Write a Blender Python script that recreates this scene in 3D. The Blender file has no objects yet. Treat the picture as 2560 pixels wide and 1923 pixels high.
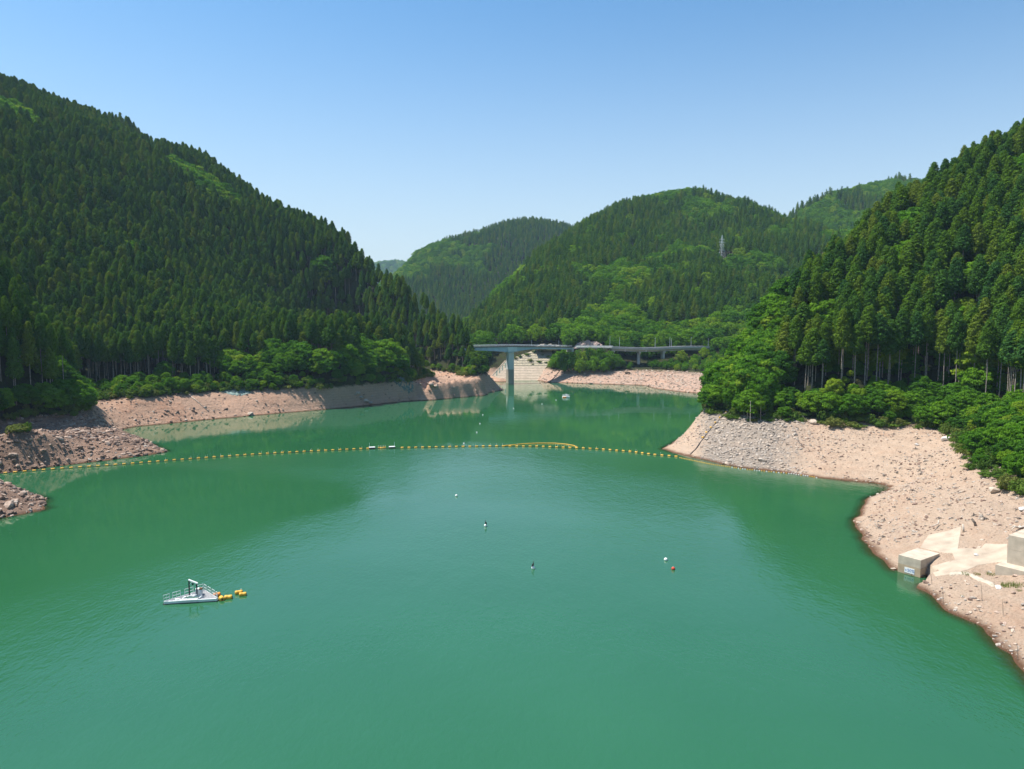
import bpy, math, random
import numpy as np

# ------------------------------------------------------------------ scene, camera, light
S = bpy.context.scene
COL = S.collection
CAM_H = 40.0
FPX, CX, CY, HOR = 1850.0, 1280.0, 961.5, 800.0
TILT = math.atan((CY - HOR) / FPX)

cam_data = bpy.data.cameras.new('camera')
cam = bpy.data.objects.new('camera', cam_data)
COL.objects.link(cam)
cam_data.sensor_width = 36.0
cam_data.lens = 36.0 * FPX / 2560.0
cam_data.clip_end = 12000.0
cam_data.clip_start = 0.5
cam.location = (0, 0, CAM_H)
cam.rotation_euler = (math.pi / 2 - TILT, 0, 0)
S.camera = cam

SUN_EL, SUN_AZ = math.radians(63.0), math.radians(-74.0)     # azimuth from +Y towards +X
sun_vec = (math.sin(SUN_AZ) * math.cos(SUN_EL), math.cos(SUN_AZ) * math.cos(SUN_EL), math.sin(SUN_EL))
world = bpy.data.worlds.new('World')
S.world = world
world.use_nodes = True
wn = world.node_tree
wn.nodes.clear()
sky = wn.nodes.new('ShaderNodeTexSky')
sky.sky_type = 'NISHITA'
sky.sun_disc = False
sky.sun_elevation = SUN_EL
sky.sun_rotation = SUN_AZ
sky.altitude = 0
sky.air_density = 1.0
sky.dust_density = 0.8
sky.ozone_density = 4.0
bg = wn.nodes.new('ShaderNodeBackground')
bg.inputs['Strength'].default_value = 0.094
wo = wn.nodes.new('ShaderNodeOutputWorld')
tint = wn.nodes.new('ShaderNodeMix'); tint.data_type = 'RGBA'; tint.blend_type = 'MULTIPLY'
tint.inputs[0].default_value = 1.0
tint.inputs[7].default_value = (0.70, 1.04, 1.13, 1)
wn.links.new(sky.outputs[0], tint.inputs[6])
# pale haze band low in the sky, the same all the way round
geo = wn.nodes.new('ShaderNodeTexCoord'); sepz = wn.nodes.new('ShaderNodeSeparateXYZ')
wn.links.new(geo.outputs['Generated'], sepz.inputs[0])
mrz = wn.nodes.new('ShaderNodeMapRange')
mrz.inputs[1].default_value, mrz.inputs[2].default_value = 0.42, 0.02
wn.links.new(sepz.outputs['Z'], mrz.inputs[0])
pw = wn.nodes.new('ShaderNodeMath'); pw.operation = 'POWER'; pw.inputs[1].default_value = 1.7
wn.links.new(mrz.outputs[0], pw.inputs[0])
sc_ = wn.nodes.new('ShaderNodeMath'); sc_.operation = 'MULTIPLY'; sc_.inputs[1].default_value = 0.95
wn.links.new(pw.outputs[0], sc_.inputs[0])
hzm = wn.nodes.new('ShaderNodeMix'); hzm.data_type = 'RGBA'
wn.links.new(sc_.outputs[0], hzm.inputs[0])
wn.links.new(tint.outputs[2], hzm.inputs[6])
hzm.inputs[7].default_value = (5.3, 5.6, 5.65, 1)
wn.links.new(hzm.outputs[2], bg.inputs['Color'])
wn.links.new(bg.outputs[0], wo.inputs['Surface'])

sd = bpy.data.lights.new('sun', 'SUN')
sd.energy = 4.8
sd.angle = math.radians(0.53)
sd.color = (1.0, 0.95, 0.86)
sun = bpy.data.objects.new('sun', sd)
COL.objects.link(sun)
sun.location = (-200, 100, 300)
import mathutils
sun.rotation_euler = mathutils.Vector(sun_vec).to_track_quat('Z', 'Y').to_euler()

S.view_settings.view_transform = 'Standard'
S.view_settings.look = 'None'
S.view_settings.exposure = 0.72
S.view_settings.gamma = 1.0
S.view_settings.use_curve_mapping = False
S.render.engine = 'CYCLES'
S.cycles.max_bounces = 5
S.cycles.diffuse_bounces = 2
S.cycles.glossy_bounces = 2
S.cycles.transmission_bounces = 2
S.cycles.transparent_max_bounces = 6
S.cycles.volume_bounces = 0
S.cycles.use_denoising = True
S.cycles.sample_clamp_indirect = 4.0
S.cycles.caustics_reflective = False
S.cycles.caustics_refractive = False

HAZE_DENSITY = 0.8e-4

# ------------------------------------------------------------------ measuring helpers (surveying the place from the camera point)
_c, _s = math.cos(TILT), math.sin(TILT)

def ray(px, py):
    u, v = (px - CX) / FPX, (py - CY) / FPX
    return np.array([u, _c - v * _s, -_s - v * _c])

def on_level(px, py, z=0.0):
    d = ray(px, py)
    t = (z - CAM_H) / d[2]
    return np.array([d[0] * t, d[1] * t, z])

def at_depth(px, py, Y, drop=0.0):
    d = ray(px, py)
    t = Y / d[1]
    return np.array([d[0] * t, Y, CAM_H + d[2] * t - drop])

def project(x, y, z):
    dz = z - CAM_H
    f = y * _c - dz * _s
    dn = -y * _s - dz * _c
    return CX + FPX * x / f, CY + FPX * dn / f, f

rng = np.random.default_rng(7)
random.seed(7)

def tag(o, label=None, cat=None, group=None, kind=None):
    if label: o['label'] = label
    if cat: o['category'] = cat
    if group: o['group'] = group
    if kind: o['kind'] = kind
    return o

def empty(name, loc=(0, 0, 0), rz=0.0):
    o = bpy.data.objects.new(name, None)
    o.empty_display_size = 0.2
    o.location = loc
    o.rotation_euler = (0, 0, rz)
    COL.objects.link(o)
    return o

def in_poly(x, y, P):
    c = np.zeros(len(x), bool)
    j = len(P) - 1
    for i in range(len(P)):
        xi, yi, xj, yj = *P[i], *P[j]
        c ^= ((yi > y) != (yj > y)) & (x < (xj - xi) * (y - yi) / (yj - yi + 1e-12) + xi)
        j = i
    return c

class MB:
    """collects verts and faces, then makes one mesh object"""
    def __init__(self):
        self.v, self.f, self.m = [], [], []
    def add(self, vs, fs, mat=0):
        b = len(self.v)
        self.v += [tuple(map(float, p)) for p in vs]
        self.f += [tuple(b + i for i in q) for q in fs]
        self.m += [mat] * len(fs)
        return self
    def box(self, c, s, rz=0.0, mat=0, taper=1.0):
        cx, cy, cz = c
        hx, hy, hz = s[0] / 2, s[1] / 2, s[2] / 2
        ca, sa = math.cos(rz), math.sin(rz)
        vs = []
        for z, k in ((-hz, 1.0), (hz, taper)):
            for x, y in ((-hx, -hy), (hx, -hy), (hx, hy), (-hx, hy)):
                x, y = x * k, y * k
                vs.append((cx + x * ca - y * sa, cy + x * sa + y * ca, cz + z))
        return self.add(vs, [(3, 2, 1, 0), (4, 5, 6, 7), (0, 1, 5, 4), (1, 2, 6, 5), (2, 3, 7, 6), (3, 0, 4, 7)], mat)
    def tube(self, path, radii, n=6, mat=0, cap=True):
        path = [np.array(p, float) for p in path]
        if not hasattr(radii, '__len__'): radii = [radii] * len(path)
        vs, fs = [], []
        ref = None
        for i, p in enumerate(path):
            a, b = path[max(i - 1, 0)], path[min(i + 1, len(path) - 1)]
            t = b - a
            t = t / (np.linalg.norm(t) + 1e-9)
            if ref is None:
                ref = np.array([0, 0, 1.0]) if abs(t[2]) < 0.8 else np.array([1.0, 0, 0])
            x = np.cross(ref, t); x /= np.linalg.norm(x) + 1e-9
            y = np.cross(t, x)
            ref = y if False else ref
            for k in range(n):
                a_ = 2 * math.pi * k / n
                vs.append(p + radii[i] * (math.cos(a_) * x + math.sin(a_) * y))
        for i in range(len(path) - 1):
            for k in range(n):
                k2 = (k + 1) % n
                fs.append((i * n + k, i * n + k2, (i + 1) * n + k2, (i + 1) * n + k))
        if cap:
            fs.append(tuple(range(n - 1, -1, -1)))
            fs.append(tuple((len(path) - 1) * n + k for k in range(n)))
        return self.add(vs, fs, mat)
    def mesh(self, name, mats, smooth=False):
        me = bpy.data.meshes.new(name)
        me.from_pydata(self.v, [], self.f)
        for m in (mats if isinstance(mats, (list, tuple)) else [mats]): me.materials.append(m)
        if any(self.m): me.polygons.foreach_set('material_index', self.m)
        if smooth: me.polygons.foreach_set('use_smooth', [True] * len(me.polygons))
        me.update()
        return me
    def obj(self, name, mats, parent=None, smooth=False):
        o = bpy.data.objects.new(name, self.mesh(name, mats, smooth))
        COL.objects.link(o)
        if parent is not None: o.parent = parent
        return o

def obj_from(name, me, parent=None):
    o = bpy.data.objects.new(name, me)
    COL.objects.link(o)
    if parent is not None: o.parent = parent
    return o

def copy_tree(o, parent=None):
    c = o.copy()
    COL.objects.link(c)
    if parent is not None: c.parent = parent
    for ch in [k for k in CHILD.get(o.name, [])]:
        copy_tree(ch, c)
    return c
CHILD = {}

UNITS = 'zeroth first second third fourth fifth sixth seventh eighth ninth tenth eleventh twelfth thirteenth fourteenth fifteenth sixteenth seventeenth eighteenth nineteenth'.split()
TENS = ['', '', 'twenty', 'thirty', 'forty', 'fifty', 'sixty', 'seventy', 'eighty', 'ninety']
TENTH = ['', '', 'twentieth', 'thirtieth', 'fortieth', 'fiftieth', 'sixtieth', 'seventieth', 'eightieth', 'ninetieth']
def ordinal(n):
    if n < 20: return UNITS[n]
    return TENTH[n // 10] if n % 10 == 0 else TENS[n // 10] + '-' + UNITS[n % 10]

# ------------------------------------------------------------------ noise
def _hash(ix, iy, seed):
    h = (ix.astype(np.int64) * 374761393 + iy.astype(np.int64) * 668265263 + seed * 982451653) & 0xFFFFFFFF
    h = ((h ^ (h >> 13)) * 1274126177) & 0xFFFFFFFF
    return ((h ^ (h >> 16)) & 0xFFFFFF) / float(0xFFFFFF)

def vnoise(x, y, seed=0):
    ix, iy = np.floor(x), np.floor(y)
    fx, fy = x - ix, y - iy
    fx, fy = fx * fx * (3 - 2 * fx), fy * fy * (3 - 2 * fy)
    a, b = _hash(ix, iy, seed), _hash(ix + 1, iy, seed)
    c, d = _hash(ix, iy + 1, seed), _hash(ix + 1, iy + 1, seed)
    return (a * (1 - fx) + b * fx) * (1 - fy) + (c * (1 - fx) + d * fx) * fy

def fbm(x, y, oct=4, seed=0):
    x, y = np.asarray(x, float), np.asarray(y, float)
    t, a, n = 0, 1.0, 0
    for k in range(oct):
        t = t + a * vnoise(x * 2 ** k + 17.3 * k, y * 2 ** k - 9.1 * k, seed + k)
        n += a
        a *= 0.5
    return t / n - 0.5

# ------------------------------------------------------------------ materials
def new_mat(name):
    m = bpy.data.materials.new(name)
    m.use_nodes = True
    nt = m.node_tree
    nt.nodes.clear()
    out = nt.nodes.new('ShaderNodeOutputMaterial')
    return m, nt, out

def N(nt, typ, **kw):
    n = nt.nodes.new('ShaderNode' + typ)
    for k, v in kw.items():
        if hasattr(n, k) and k not in ('inputs',):
            setattr(n, k, v)
        else:
            n.inputs[k.replace('_', ' ')].default_value = v
    return n

def ramp(nt, stops):
    r = nt.nodes.new('ShaderNodeValToRGB')
    e = r.color_ramp.elements
    while len(e) < len(stops): e.new(0.5)
    for q, (p, c) in zip(e, stops):
        q.position = p
        q.color = (*c, 1) if len(c) == 3 else c
    return r

def mathn(nt, op, a, b=None, clamp=False):
    n = nt.nodes.new('ShaderNodeMath')
    n.operation = op
    n.use_clamp = clamp
    for i, q in enumerate((a, b)):
        if q is None: continue
        if isinstance(q, (int, float)): n.inputs[i].default_value = q
        else: nt.links.new(q, n.inputs[i])
    return n.outputs[0]

def mixc(nt, fac, a, b, mode='MIX'):
    n = nt.nodes.new('ShaderNodeMix')
    n.data_type = 'RGBA'
    n.blend_type = mode
    for i, q in ((0, fac), (6, a), (7, b)):
        if isinstance(q, (int, float)): n.inputs[i].default_value = q
        elif isinstance(q, tuple): n.inputs[i].default_value = (*q, 1) if len(q) == 3 else q
        else: nt.links.new(q, n.inputs[i])
    return n.outputs[2]

def plain(name, col, rough=0.6, metal=0.0, var=0.15, scale=3.0, spec=0.3):
    """painted, metal or concrete surface with light mottling"""
    m, nt, out = new_mat(name)
    p = N(nt, 'BsdfPrincipled', Roughness=rough, Metallic=metal)
    p.inputs['Specular IOR Level'].default_value = spec
    tc = nt.nodes.new('ShaderNodeTexCoord')
    nz = N(nt, 'TexNoise', Scale=scale, Detail=5.0)
    nt.links.new(tc.outputs['Object'], nz.inputs['Vector'])
    lo = tuple(c * (1 - var * 1.6) for c in col)
    hi = tuple(min(1, c * (1 + var)) for c in col)
    r = ramp(nt, [(0.3, lo), (0.7, hi)])
    nt.links.new(nz.outputs[0], r.inputs[0])
    nt.links.new(r.outputs[0], p.inputs['Base Color'])
    nt.links.new(p.outputs[0], out.inputs[0])
    return m

def leaf_mat(name, stops, trans=0.3, isl=0.35):
    m, nt, out = new_mat(name)
    oi = nt.nodes.new('ShaderNodeObjectInfo')
    r = ramp(nt, stops)
    nt.links.new(oi.outputs['Random'], r.inputs[0])
    g = nt.nodes.new('ShaderNodeNewGeometry')
    v = mathn(nt, 'MULTIPLY_ADD', g.outputs['Random Per Island'], isl)
    v.node.inputs[2].default_value = 1.0 - isl * 0.5
    hsv = nt.nodes.new('ShaderNodeHueSaturation')
    nt.links.new(v, hsv.inputs['Value'])
    nt.links.new(r.outputs[0], hsv.inputs['Color'])
    d = nt.nodes.new('ShaderNodeBsdfDiffuse')
    t = nt.nodes.new('ShaderNodeBsdfTranslucent')
    nt.links.new(hsv.outputs[0], d.inputs[0])
    tcol = mixc(nt, 1.0, hsv.outputs[0], (1.1, 1.25, 0.5), 'MULTIPLY')
    nt.links.new(tcol, t.inputs[0])
    mx = nt.nodes.new('ShaderNodeMixShader')
    mx.inputs[0].default_value = trans
    nt.links.new(d.outputs[0], mx.inputs[1])
    nt.links.new(t.outputs[0], mx.inputs[2])
    nt.links.new(mx.outputs[0], out.inputs[0])
    return m

M = {}
M['cedar'] = leaf_mat('cedar foliage', [(0.0, (0.042, 0.108, 0.026)), (0.35, (0.068, 0.145, 0.020)), (0.75, (0.100, 0.178, 0.016)), (1.0, (0.140, 0.185, 0.024))], 0.24)
M['leaf'] = leaf_mat('broadleaf foliage', [(0.0, (0.052, 0.135, 0.018)), (0.4, (0.088, 0.205, 0.018)), (0.8, (0.140, 0.265, 0.020)), (1.0, (0.23, 0.31, 0.03))], 0.36)
M['shrub'] = leaf_mat('shrub foliage', [(0.0, (0.07, 0.13, 0.025)), (0.5, (0.11, 0.18, 0.03)), (1.0, (0.16, 0.17, 0.05))], 0.3)
M['bark'] = plain('grey brown bark', (0.36, 0.30, 0.25), 0.9, 0, 0.35, 2.0)
M['bark_dark'] = plain('dark bark', (0.09, 0.07, 0.05), 0.9, 0, 0.35, 2.0)

def soil_mat(name, dry, dry2, red, veg=9.5, rocky=None):
    m, nt, out = new_mat(name)
    g = nt.nodes.new('ShaderNodeNewGeometry')
    sep = nt.nodes.new('ShaderNodeSeparateXYZ')
    nt.links.new(g.outputs['Position'], sep.inputs[0])
    z = sep.outputs['Z']
    def noise(scale, detail=6.0, rough=0.6, dist=0.0):
        n = N(nt, 'TexNoise', Scale=scale, Detail=detail, Roughness=rough, Distortion=dist)
        nt.links.new(g.outputs['Position'], n.inputs['Vector'])
        return n.outputs[0]
    n1, n2, n3 = noise(0.05), noise(0.45, 8.0, 0.7), noise(3.0, 6.0, 0.75)
    c = ramp(nt, [(0.35, dry), (0.5, dry2), (0.66, red)])
    mixn = mathn(nt, 'ADD', mathn(nt, 'MULTIPLY', n1, 0.55), mathn(nt, 'MULTIPLY', n2, 0.45))
    nt.links.new(mixn, c.inputs[0])
    # fine grit
    gr = ramp(nt, [(0.30, (0.55, 0.51, 0.48)), (0.44, (1.08, 1.07, 1.06)), (0.72, (1.40, 1.38, 1.36))])
    nt.links.new(n3, gr.inputs[0])
    col = mixc(nt, 0.85, c.outputs[0], gr.outputs[0], 'MULTIPLY')
    # faint old water lines
    zz = mathn(nt, 'ADD', mathn(nt, 'MULTIPLY', z, 5.5), mathn(nt, 'MULTIPLY', n2, 5.0))
    w = mathn(nt, 'SINE', zz)
    wl = ramp(nt, [(0.25, (0.86, 0.85, 0.84)), (0.6, (1, 1, 1))])
    nt.links.new(mathn(nt, 'MULTIPLY_ADD', w, 0.5), wl.inputs[0])
    wl.inputs[0].links[0].from_node.inputs[2].default_value = 0.5
    col = mixc(nt, 0.4, col, wl.outputs[0], 'MULTIPLY')
    if rocky:
        at = nt.nodes.new('ShaderNodeAttribute')
        at.attribute_name = 'rocky'
        rc = ramp(nt, [(0.3, tuple(q * 0.75 for q in rocky)), (0.7, rocky)])
        nt.links.new(n2, rc.inputs[0])
        col = mixc(nt, at.outputs['Fac'], col, rc.outputs[0])
    # wet rim and mud below water level
    wz = mathn(nt, 'ADD', z, mathn(nt, 'MULTIPLY', n2, -0.5))
    wet = ramp(nt, [(0.0, (1, 1, 1)), (1.0, (0, 0, 0))])
    mr = nt.nodes.new('ShaderNodeMapRange')
    mr.inputs[1].default_value, mr.inputs[2].default_value = -0.15, 0.22
    nt.links.new(wz, mr.inputs[0])
    nt.links.new(mr.outputs[0], wet.inputs[0])
    col = mixc(nt, wet.outputs[0], col, (0.16, 0.085, 0.05))
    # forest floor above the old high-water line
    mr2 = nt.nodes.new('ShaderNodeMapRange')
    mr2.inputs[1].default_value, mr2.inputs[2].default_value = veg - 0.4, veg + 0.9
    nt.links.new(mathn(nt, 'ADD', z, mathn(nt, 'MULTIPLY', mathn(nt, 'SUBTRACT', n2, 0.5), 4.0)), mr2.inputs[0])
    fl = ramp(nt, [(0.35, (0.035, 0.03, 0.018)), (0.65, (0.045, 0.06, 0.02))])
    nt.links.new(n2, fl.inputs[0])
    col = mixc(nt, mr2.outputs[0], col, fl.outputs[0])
    p = N(nt, 'BsdfPrincipled', Roughness=0.95)
    p.inputs['Specular IOR Level'].default_value = 0.1
    nt.links.new(col, p.inputs['Base Color'])
    hgt = mathn(nt, 'ADD', mathn(nt, 'MULTIPLY', n2, 0.9), mathn(nt, 'MULTIPLY', n3, 0.25))
    b = N(nt, 'Bump', Strength=1.0, Distance=1.5)
    nt.links.new(hgt, b.inputs['Height'])
    nt.links.new(b.outputs[0], p.inputs['Normal'])
    nt.links.new(p.outputs[0], out.inputs[0])
    return m

M['soil_left'] = soil_mat('pink drawdown soil', (0.37, 0.245, 0.18), (0.44, 0.285, 0.205), (0.40, 0.225, 0.15), 9.3, (0.22, 0.145, 0.11))
M['soil_right'] = soil_mat('pale drawdown soil', (0.45, 0.34, 0.26), (0.48, 0.355, 0.265), (0.44, 0.29, 0.205), 9.5, (0.39, 0.32, 0.265))
M['soil_far'] = soil_mat('pink stony bank', (0.43, 0.305, 0.235), (0.41, 0.28, 0.215), (0.44, 0.265, 0.185), 6.8)
M['rock_grey'] = plain('weathered grey rock', (0.39, 0.33, 0.28), 0.9, 0, 0.3, 1.5)
M['rock_pink'] = plain('pinkish rock', (0.44, 0.32, 0.25), 0.9, 0, 0.3, 1.5)
M['rock_red'] = plain('dark reddish rock', (0.25, 0.165, 0.125), 0.9, 0, 0.35, 1.5)
M['rock_pale'] = plain('pale rock', (0.48, 0.385, 0.305), 0.9, 0, 0.25, 1.5)
M['rock_white'] = plain('bleached rock', (0.72, 0.68, 0.64), 0.8, 0, 0.15, 1.5)
M['deadwood'] = plain('weathered dead wood', (0.22, 0.18, 0.15), 0.9, 0, 0.4, 4.0)
M['palewood'] = plain('bleached wood', (0.58, 0.50, 0.42), 0.85, 0, 0.25, 4.0)
M['concrete'] = plain('silted concrete', (0.50, 0.42, 0.33), 0.85, 0, 0.14, 0.8)
M['concrete_grey'] = plain('grey concrete', (0.46, 0.45, 0.43), 0.85, 0, 0.14, 0.4)
M['concrete_silt'] = plain('silt covered concrete', (0.43, 0.345, 0.265), 0.9, 0, 0.14, 0.5)
M['steel_blue'] = plain('blue grey girder paint', (0.40, 0.52, 0.60), 0.5, 0, 0.12, 0.3)
M['steel_pale'] = plain('pale blue grey paint', (0.60, 0.67, 0.69), 0.5, 0, 0.10, 0.3)
M['dark'] = plain('dark asphalt and rails', (0.05, 0.05, 0.05), 0.8, 0, 0.2, 1.0)
M['galv'] = plain('galvanised steel', (0.62, 0.66, 0.68), 0.45, 0.3, 0.1, 2.0)
M['white'] = plain('white paint', (0.80, 0.80, 0.78), 0.5, 0, 0.06, 2.0)
M['grating'] = plain('grey deck grating', (0.27, 0.27, 0.28), 0.8, 0, 0.25, 8.0)
M['black'] = plain('black rubber', (0.018, 0.018, 0.02), 0.6, 0, 0.2, 4.0)
M['maroon'] = plain('dark red hull paint', (0.13, 0.03, 0.03), 0.5, 0, 0.15, 2.0)
M['yellow'] = plain('sun faded yellow plastic', (0.78, 0.42, 0.055), 0.55, 0, 0.12, 2.0)
M['orange'] = plain('orange plastic', (0.75, 0.27, 0.045), 0.55, 0, 0.12, 2.0)
M['red'] = plain('red buoy plastic', (0.60, 0.075, 0.04), 0.5, 0, 0.1, 2.0)
M['buoy_white'] = plain('white buoy plastic', (0.82, 0.80, 0.76), 0.5, 0, 0.06, 2.0)
M['blue'] = plain('blue lettering paint', (0.02, 0.09, 0.42), 0.5, 0, 0.05, 2.0)
M['netting'] = plain('grey green rockfall netting', (0.15, 0.18, 0.16), 0.9, 0, 0.35, 1.2)
M['net_teal'] = plain('teal grey netting', (0.22, 0.29, 0.26), 0.9, 0, 0.35, 1.2)
M['feather'] = plain('black feathers', (0.012, 0.012, 0.014), 0.6, 0, 0.2, 9.0)
M['grass'] = leaf_mat('grass blades', [(0.0, (0.10, 0.17, 0.03)), (0.5, (0.20, 0.24, 0.05)), (1.0, (0.28, 0.25, 0.08))], 0.3)

# ------------------------------------------------------------------ landforms
class Land:
    def __init__(self, pts, xs, ys, seed, rough=1.0, smooth=0.0, relief=1.0, crest=None, gully=0.0):
        P = np.array(pts, float)
        n = len(P)
        d = np.linalg.norm(P[:, None, :2] - P[None, :, :2], axis=2)
        A = np.zeros((n + 1, n + 1))
        A[:n, :n] = -d - smooth * np.eye(n)
        A[:n, n] = A[n, :n] = 1
        sol = np.linalg.solve(A, np.append(P[:, 2], 0))
        self.P, self.w, self.c = P, sol[:n], sol[n]
        self.xs, self.ys = xs, ys
        X, Y = np.meshgrid(xs, ys)
        Z = np.empty(X.size)
        xf, yf = X.ravel(), Y.ravel()
        for a in range(0, X.size, 20000):
            b = min(a + 20000, X.size)
            dd = np.hypot(xf[a:b, None] - P[None, :, 0], yf[a:b, None] - P[None, :, 1])
            Z[a:b] = self.c - dd @ self.w
        Z = Z.reshape(X.shape)
        up = np.clip((Z - 10) / 60, 0, 1)
        if crest is not None:
            cr = np.array([p[:2] for p in crest])
            md = np.full(X.shape, 1e9)
            for q in cr: md = np.minimum(md, np.hypot(X - q[0], Y - q[1]))
            up = up * np.clip((md - 12) / 60, 0.08, 1)
        bank = np.clip(1 - np.abs(Z - 4) / 9, 0, 1)
        if gully: Z = Z + gully * up * (0.22 - np.abs(fbm(X / 95 + 0.004 * Y, Y / 210, 3, seed + 40))) * 2.0
        Z = Z + relief * up * (fbm(X / 70, Y / 70, 4, seed) * 26) \
              + rough * bank * (fbm(X / 9, Y / 9, 4, seed + 9) * 2.2 + np.abs(fbm(X / 3.2, Y / 3.2, 3, seed + 19)) * 0.9) \
              + rough * 0.5 * fbm(X / 5, Y / 5, 3, seed + 5)
        self.X, self.Y, self.Z = X, Y, Z
    def h(self, x, y):
        x, y = np.asarray(x, float), np.asarray(y, float)
        i = np.clip(np.searchsorted(self.xs, x) - 1, 0, len(self.xs) - 2)
        j = np.clip(np.searchsorted(self.ys, y) - 1, 0, len(self.ys) - 2)
        fx = np.clip((x - self.xs[i]) / (self.xs[i + 1] - self.xs[i]), 0, 1)
        fy = np.clip((y - self.ys[j]) / (self.ys[j + 1] - self.ys[j]), 0, 1)
        Z = self.Z
        return (Z[j, i] * (1 - fx) + Z[j, i + 1] * fx) * (1 - fy) + (Z[j + 1, i] * (1 - fx) + Z[j + 1, i + 1] * fx) * fy
    def inside(self, x, y):
        return (x > self.xs[0]) & (x < self.xs[-1]) & (y > self.ys[0]) & (y < self.ys[-1])
    def build(self, name, mat, label, attr=None):
        ny, nx = self.Z.shape
        V = np.stack([self.X.ravel(), self.Y.ravel(), self.Z.ravel()], 1)
        keep_q = []
        idx = np.arange(nx * ny).reshape(ny, nx)
        q = np.stack([idx[:-1, :-1].ravel(), idx[:-1, 1:].ravel(), idx[1:, 1:].ravel(), idx[1:, :-1].ravel()], 1)
        zq = V[q, 2].max(axis=1)
        q = q[zq > -9.0]
        me = bpy.data.meshes.new(name)
        me.vertices.add(len(V)); me.vertices.foreach_set('co', V.ravel())
        me.loops.add(q.size); me.loops.foreach_set('vertex_index', q.ravel().astype(np.int32))
        me.polygons.add(len(q)); me.polygons.foreach_set('loop_start', np.arange(0, q.size, 4, dtype=np.int32))
        me.polygons.foreach_set('use_smooth', np.ones(len(q), bool))
        me.update(calc_edges=True)
        if attr is not None:
            a = me.attributes.new('rocky', 'FLOAT', 'POINT')
            a.data.foreach_set('value', attr(V[:, 0], V[:, 1], V[:, 2]).astype(np.float32))
        me.materials.append(mat)
        o = bpy.data.objects.new(name, me)
        COL.objects.link(o)
        tag(o, label, None, None, 'structure')
        return o

def offshore(line, side, dists=((7, -3.0), (22, -7.0), (60, -10.0))):
    L = np.array([p[:2] for p in line])
    out = []
    for i in range(len(L)):
        t = L[min(i + 1, len(L) - 1)] - L[max(i - 1, 0)]
        t /= np.linalg.norm(t) + 1e-9
        nrm = np.array([t[1], -t[0]]) * side
        for d, z in dists:
            q = L[i] + nrm * d
            if np.min(np.linalg.norm(L - q, axis=1)) > d * 0.85:
                out.append((q[0], q[1], z))
    return out

def densify(L, step):
    L = [np.array(p, float) for p in L]
    out = [L[0]]
    for a, b in zip(L[:-1], L[1:]):
        k = max(1, int(np.linalg.norm((b - a)[:2]) / step))
        out += [a + (b - a) * (i + 1) / k for i in range(k)]
    return out

# ---- right hillside
R_shore = [on_level(*p) for p in [(1657, 1122), (1736, 1146), (1852, 1169), (1990, 1186), (2118, 1204), (2228, 1217), (2176, 1244), (2141, 1296), (2152, 1348), (2176, 1383), (2240, 1430), (2286, 1464), (2372, 1528), (2465, 1585), (2523, 1655), (2560, 1696)]]
R_shore = [np.array(p, float) for p in [(128, 392, 0), (112, 352, 0), (88, 306, 0), (70, 272, 0), (56, 246, 0)]] + R_shore + [np.array(p, float) for p in [(56, 66, 0), (55, 40, 0), (54, 10, 0)]]
R_veg = [on_level(*p, 10.0) for p in [(1759, 1026), (1852, 1036), (1990, 1045), (2083, 1051), (2199, 1055.5), (2315, 1059), (2396, 1065), (2413, 1094), (2453, 1140), (2500, 1169), (2560, 1209)]]
R_veg = [np.array(p, float) for p in [(150, 384, 10), (126, 340, 10), (102, 300, 10), (80, 268, 10)]] + R_veg + [np.array(p, float) for p in [(93, 120, 10), (92, 90, 10), (91, 50, 10), (90, 10, 10)]]
pts = [tuple(p) for p in densify(R_shore, 5)] + offshore(densify(R_shore, 10), 1) + [tuple(p) for p in densify(R_veg, 5)]
pts += [tuple(at_depth(*p)) for p in [(2132, 941, 236), (2270, 971, 236), (2377, 962, 228), (2436, 950, 224), (1990, 962, 240), (1870, 985, 248)]]
for px, py, Y, t in [(2560, 319, 335, 23), (2499, 342, 335, 23), (2430, 379, 332, 23), (2303, 447, 328, 23), (2245, 470, 325, 23), (2176, 509, 318, 23), (2118, 579, 310, 23), (2060, 668, 303, 22), (1990, 671, 296, 20), (1944, 690, 288, 18), (1898, 735, 281, 15), (1852, 780, 274, 13), (1817, 845, 268, 12), (1782, 903, 262, 12), (2900, 200, 320, 23), (3400, 160, 300, 23)]:
    g = at_depth(px, py, Y, t)
    pts.append(tuple(g))
    pts.append((g[0] + 22, Y + 60, max(g[2] * 0.62, 6)))
pts += [(128, 150, 25), (150, 125, 36), (122, 105, 24), (128, 70, 26), (210, 150, 72), (230, 70, 74), (260, 200, 105), (330, 120, 130), (330, 20, 130), (150, 20, 36)]
right_land = Land(pts, np.concatenate([np.arange(20, 130, 0.8), np.arange(130, 340, 2.0)]), np.concatenate([np.arange(20, 80, 1.6), np.arange(80, 262, 0.8), np.arange(262, 430, 2.0)]), 31, 0.85, 0.0, 0.30)

def rocky_mask(x, y, z):
    px, py, f = project(x, np.maximum(y, 5), z)
    m = np.clip((px - 1735) / 40, 0, 1) * np.clip((2050 + (1060 - py) * 0.2 - px) / 110, 0, 1) * (y > 180)
    return np.clip(m + 0.9 * fbm(x / 6, y / 6, 3, 3) * m, 0, 1)
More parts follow.
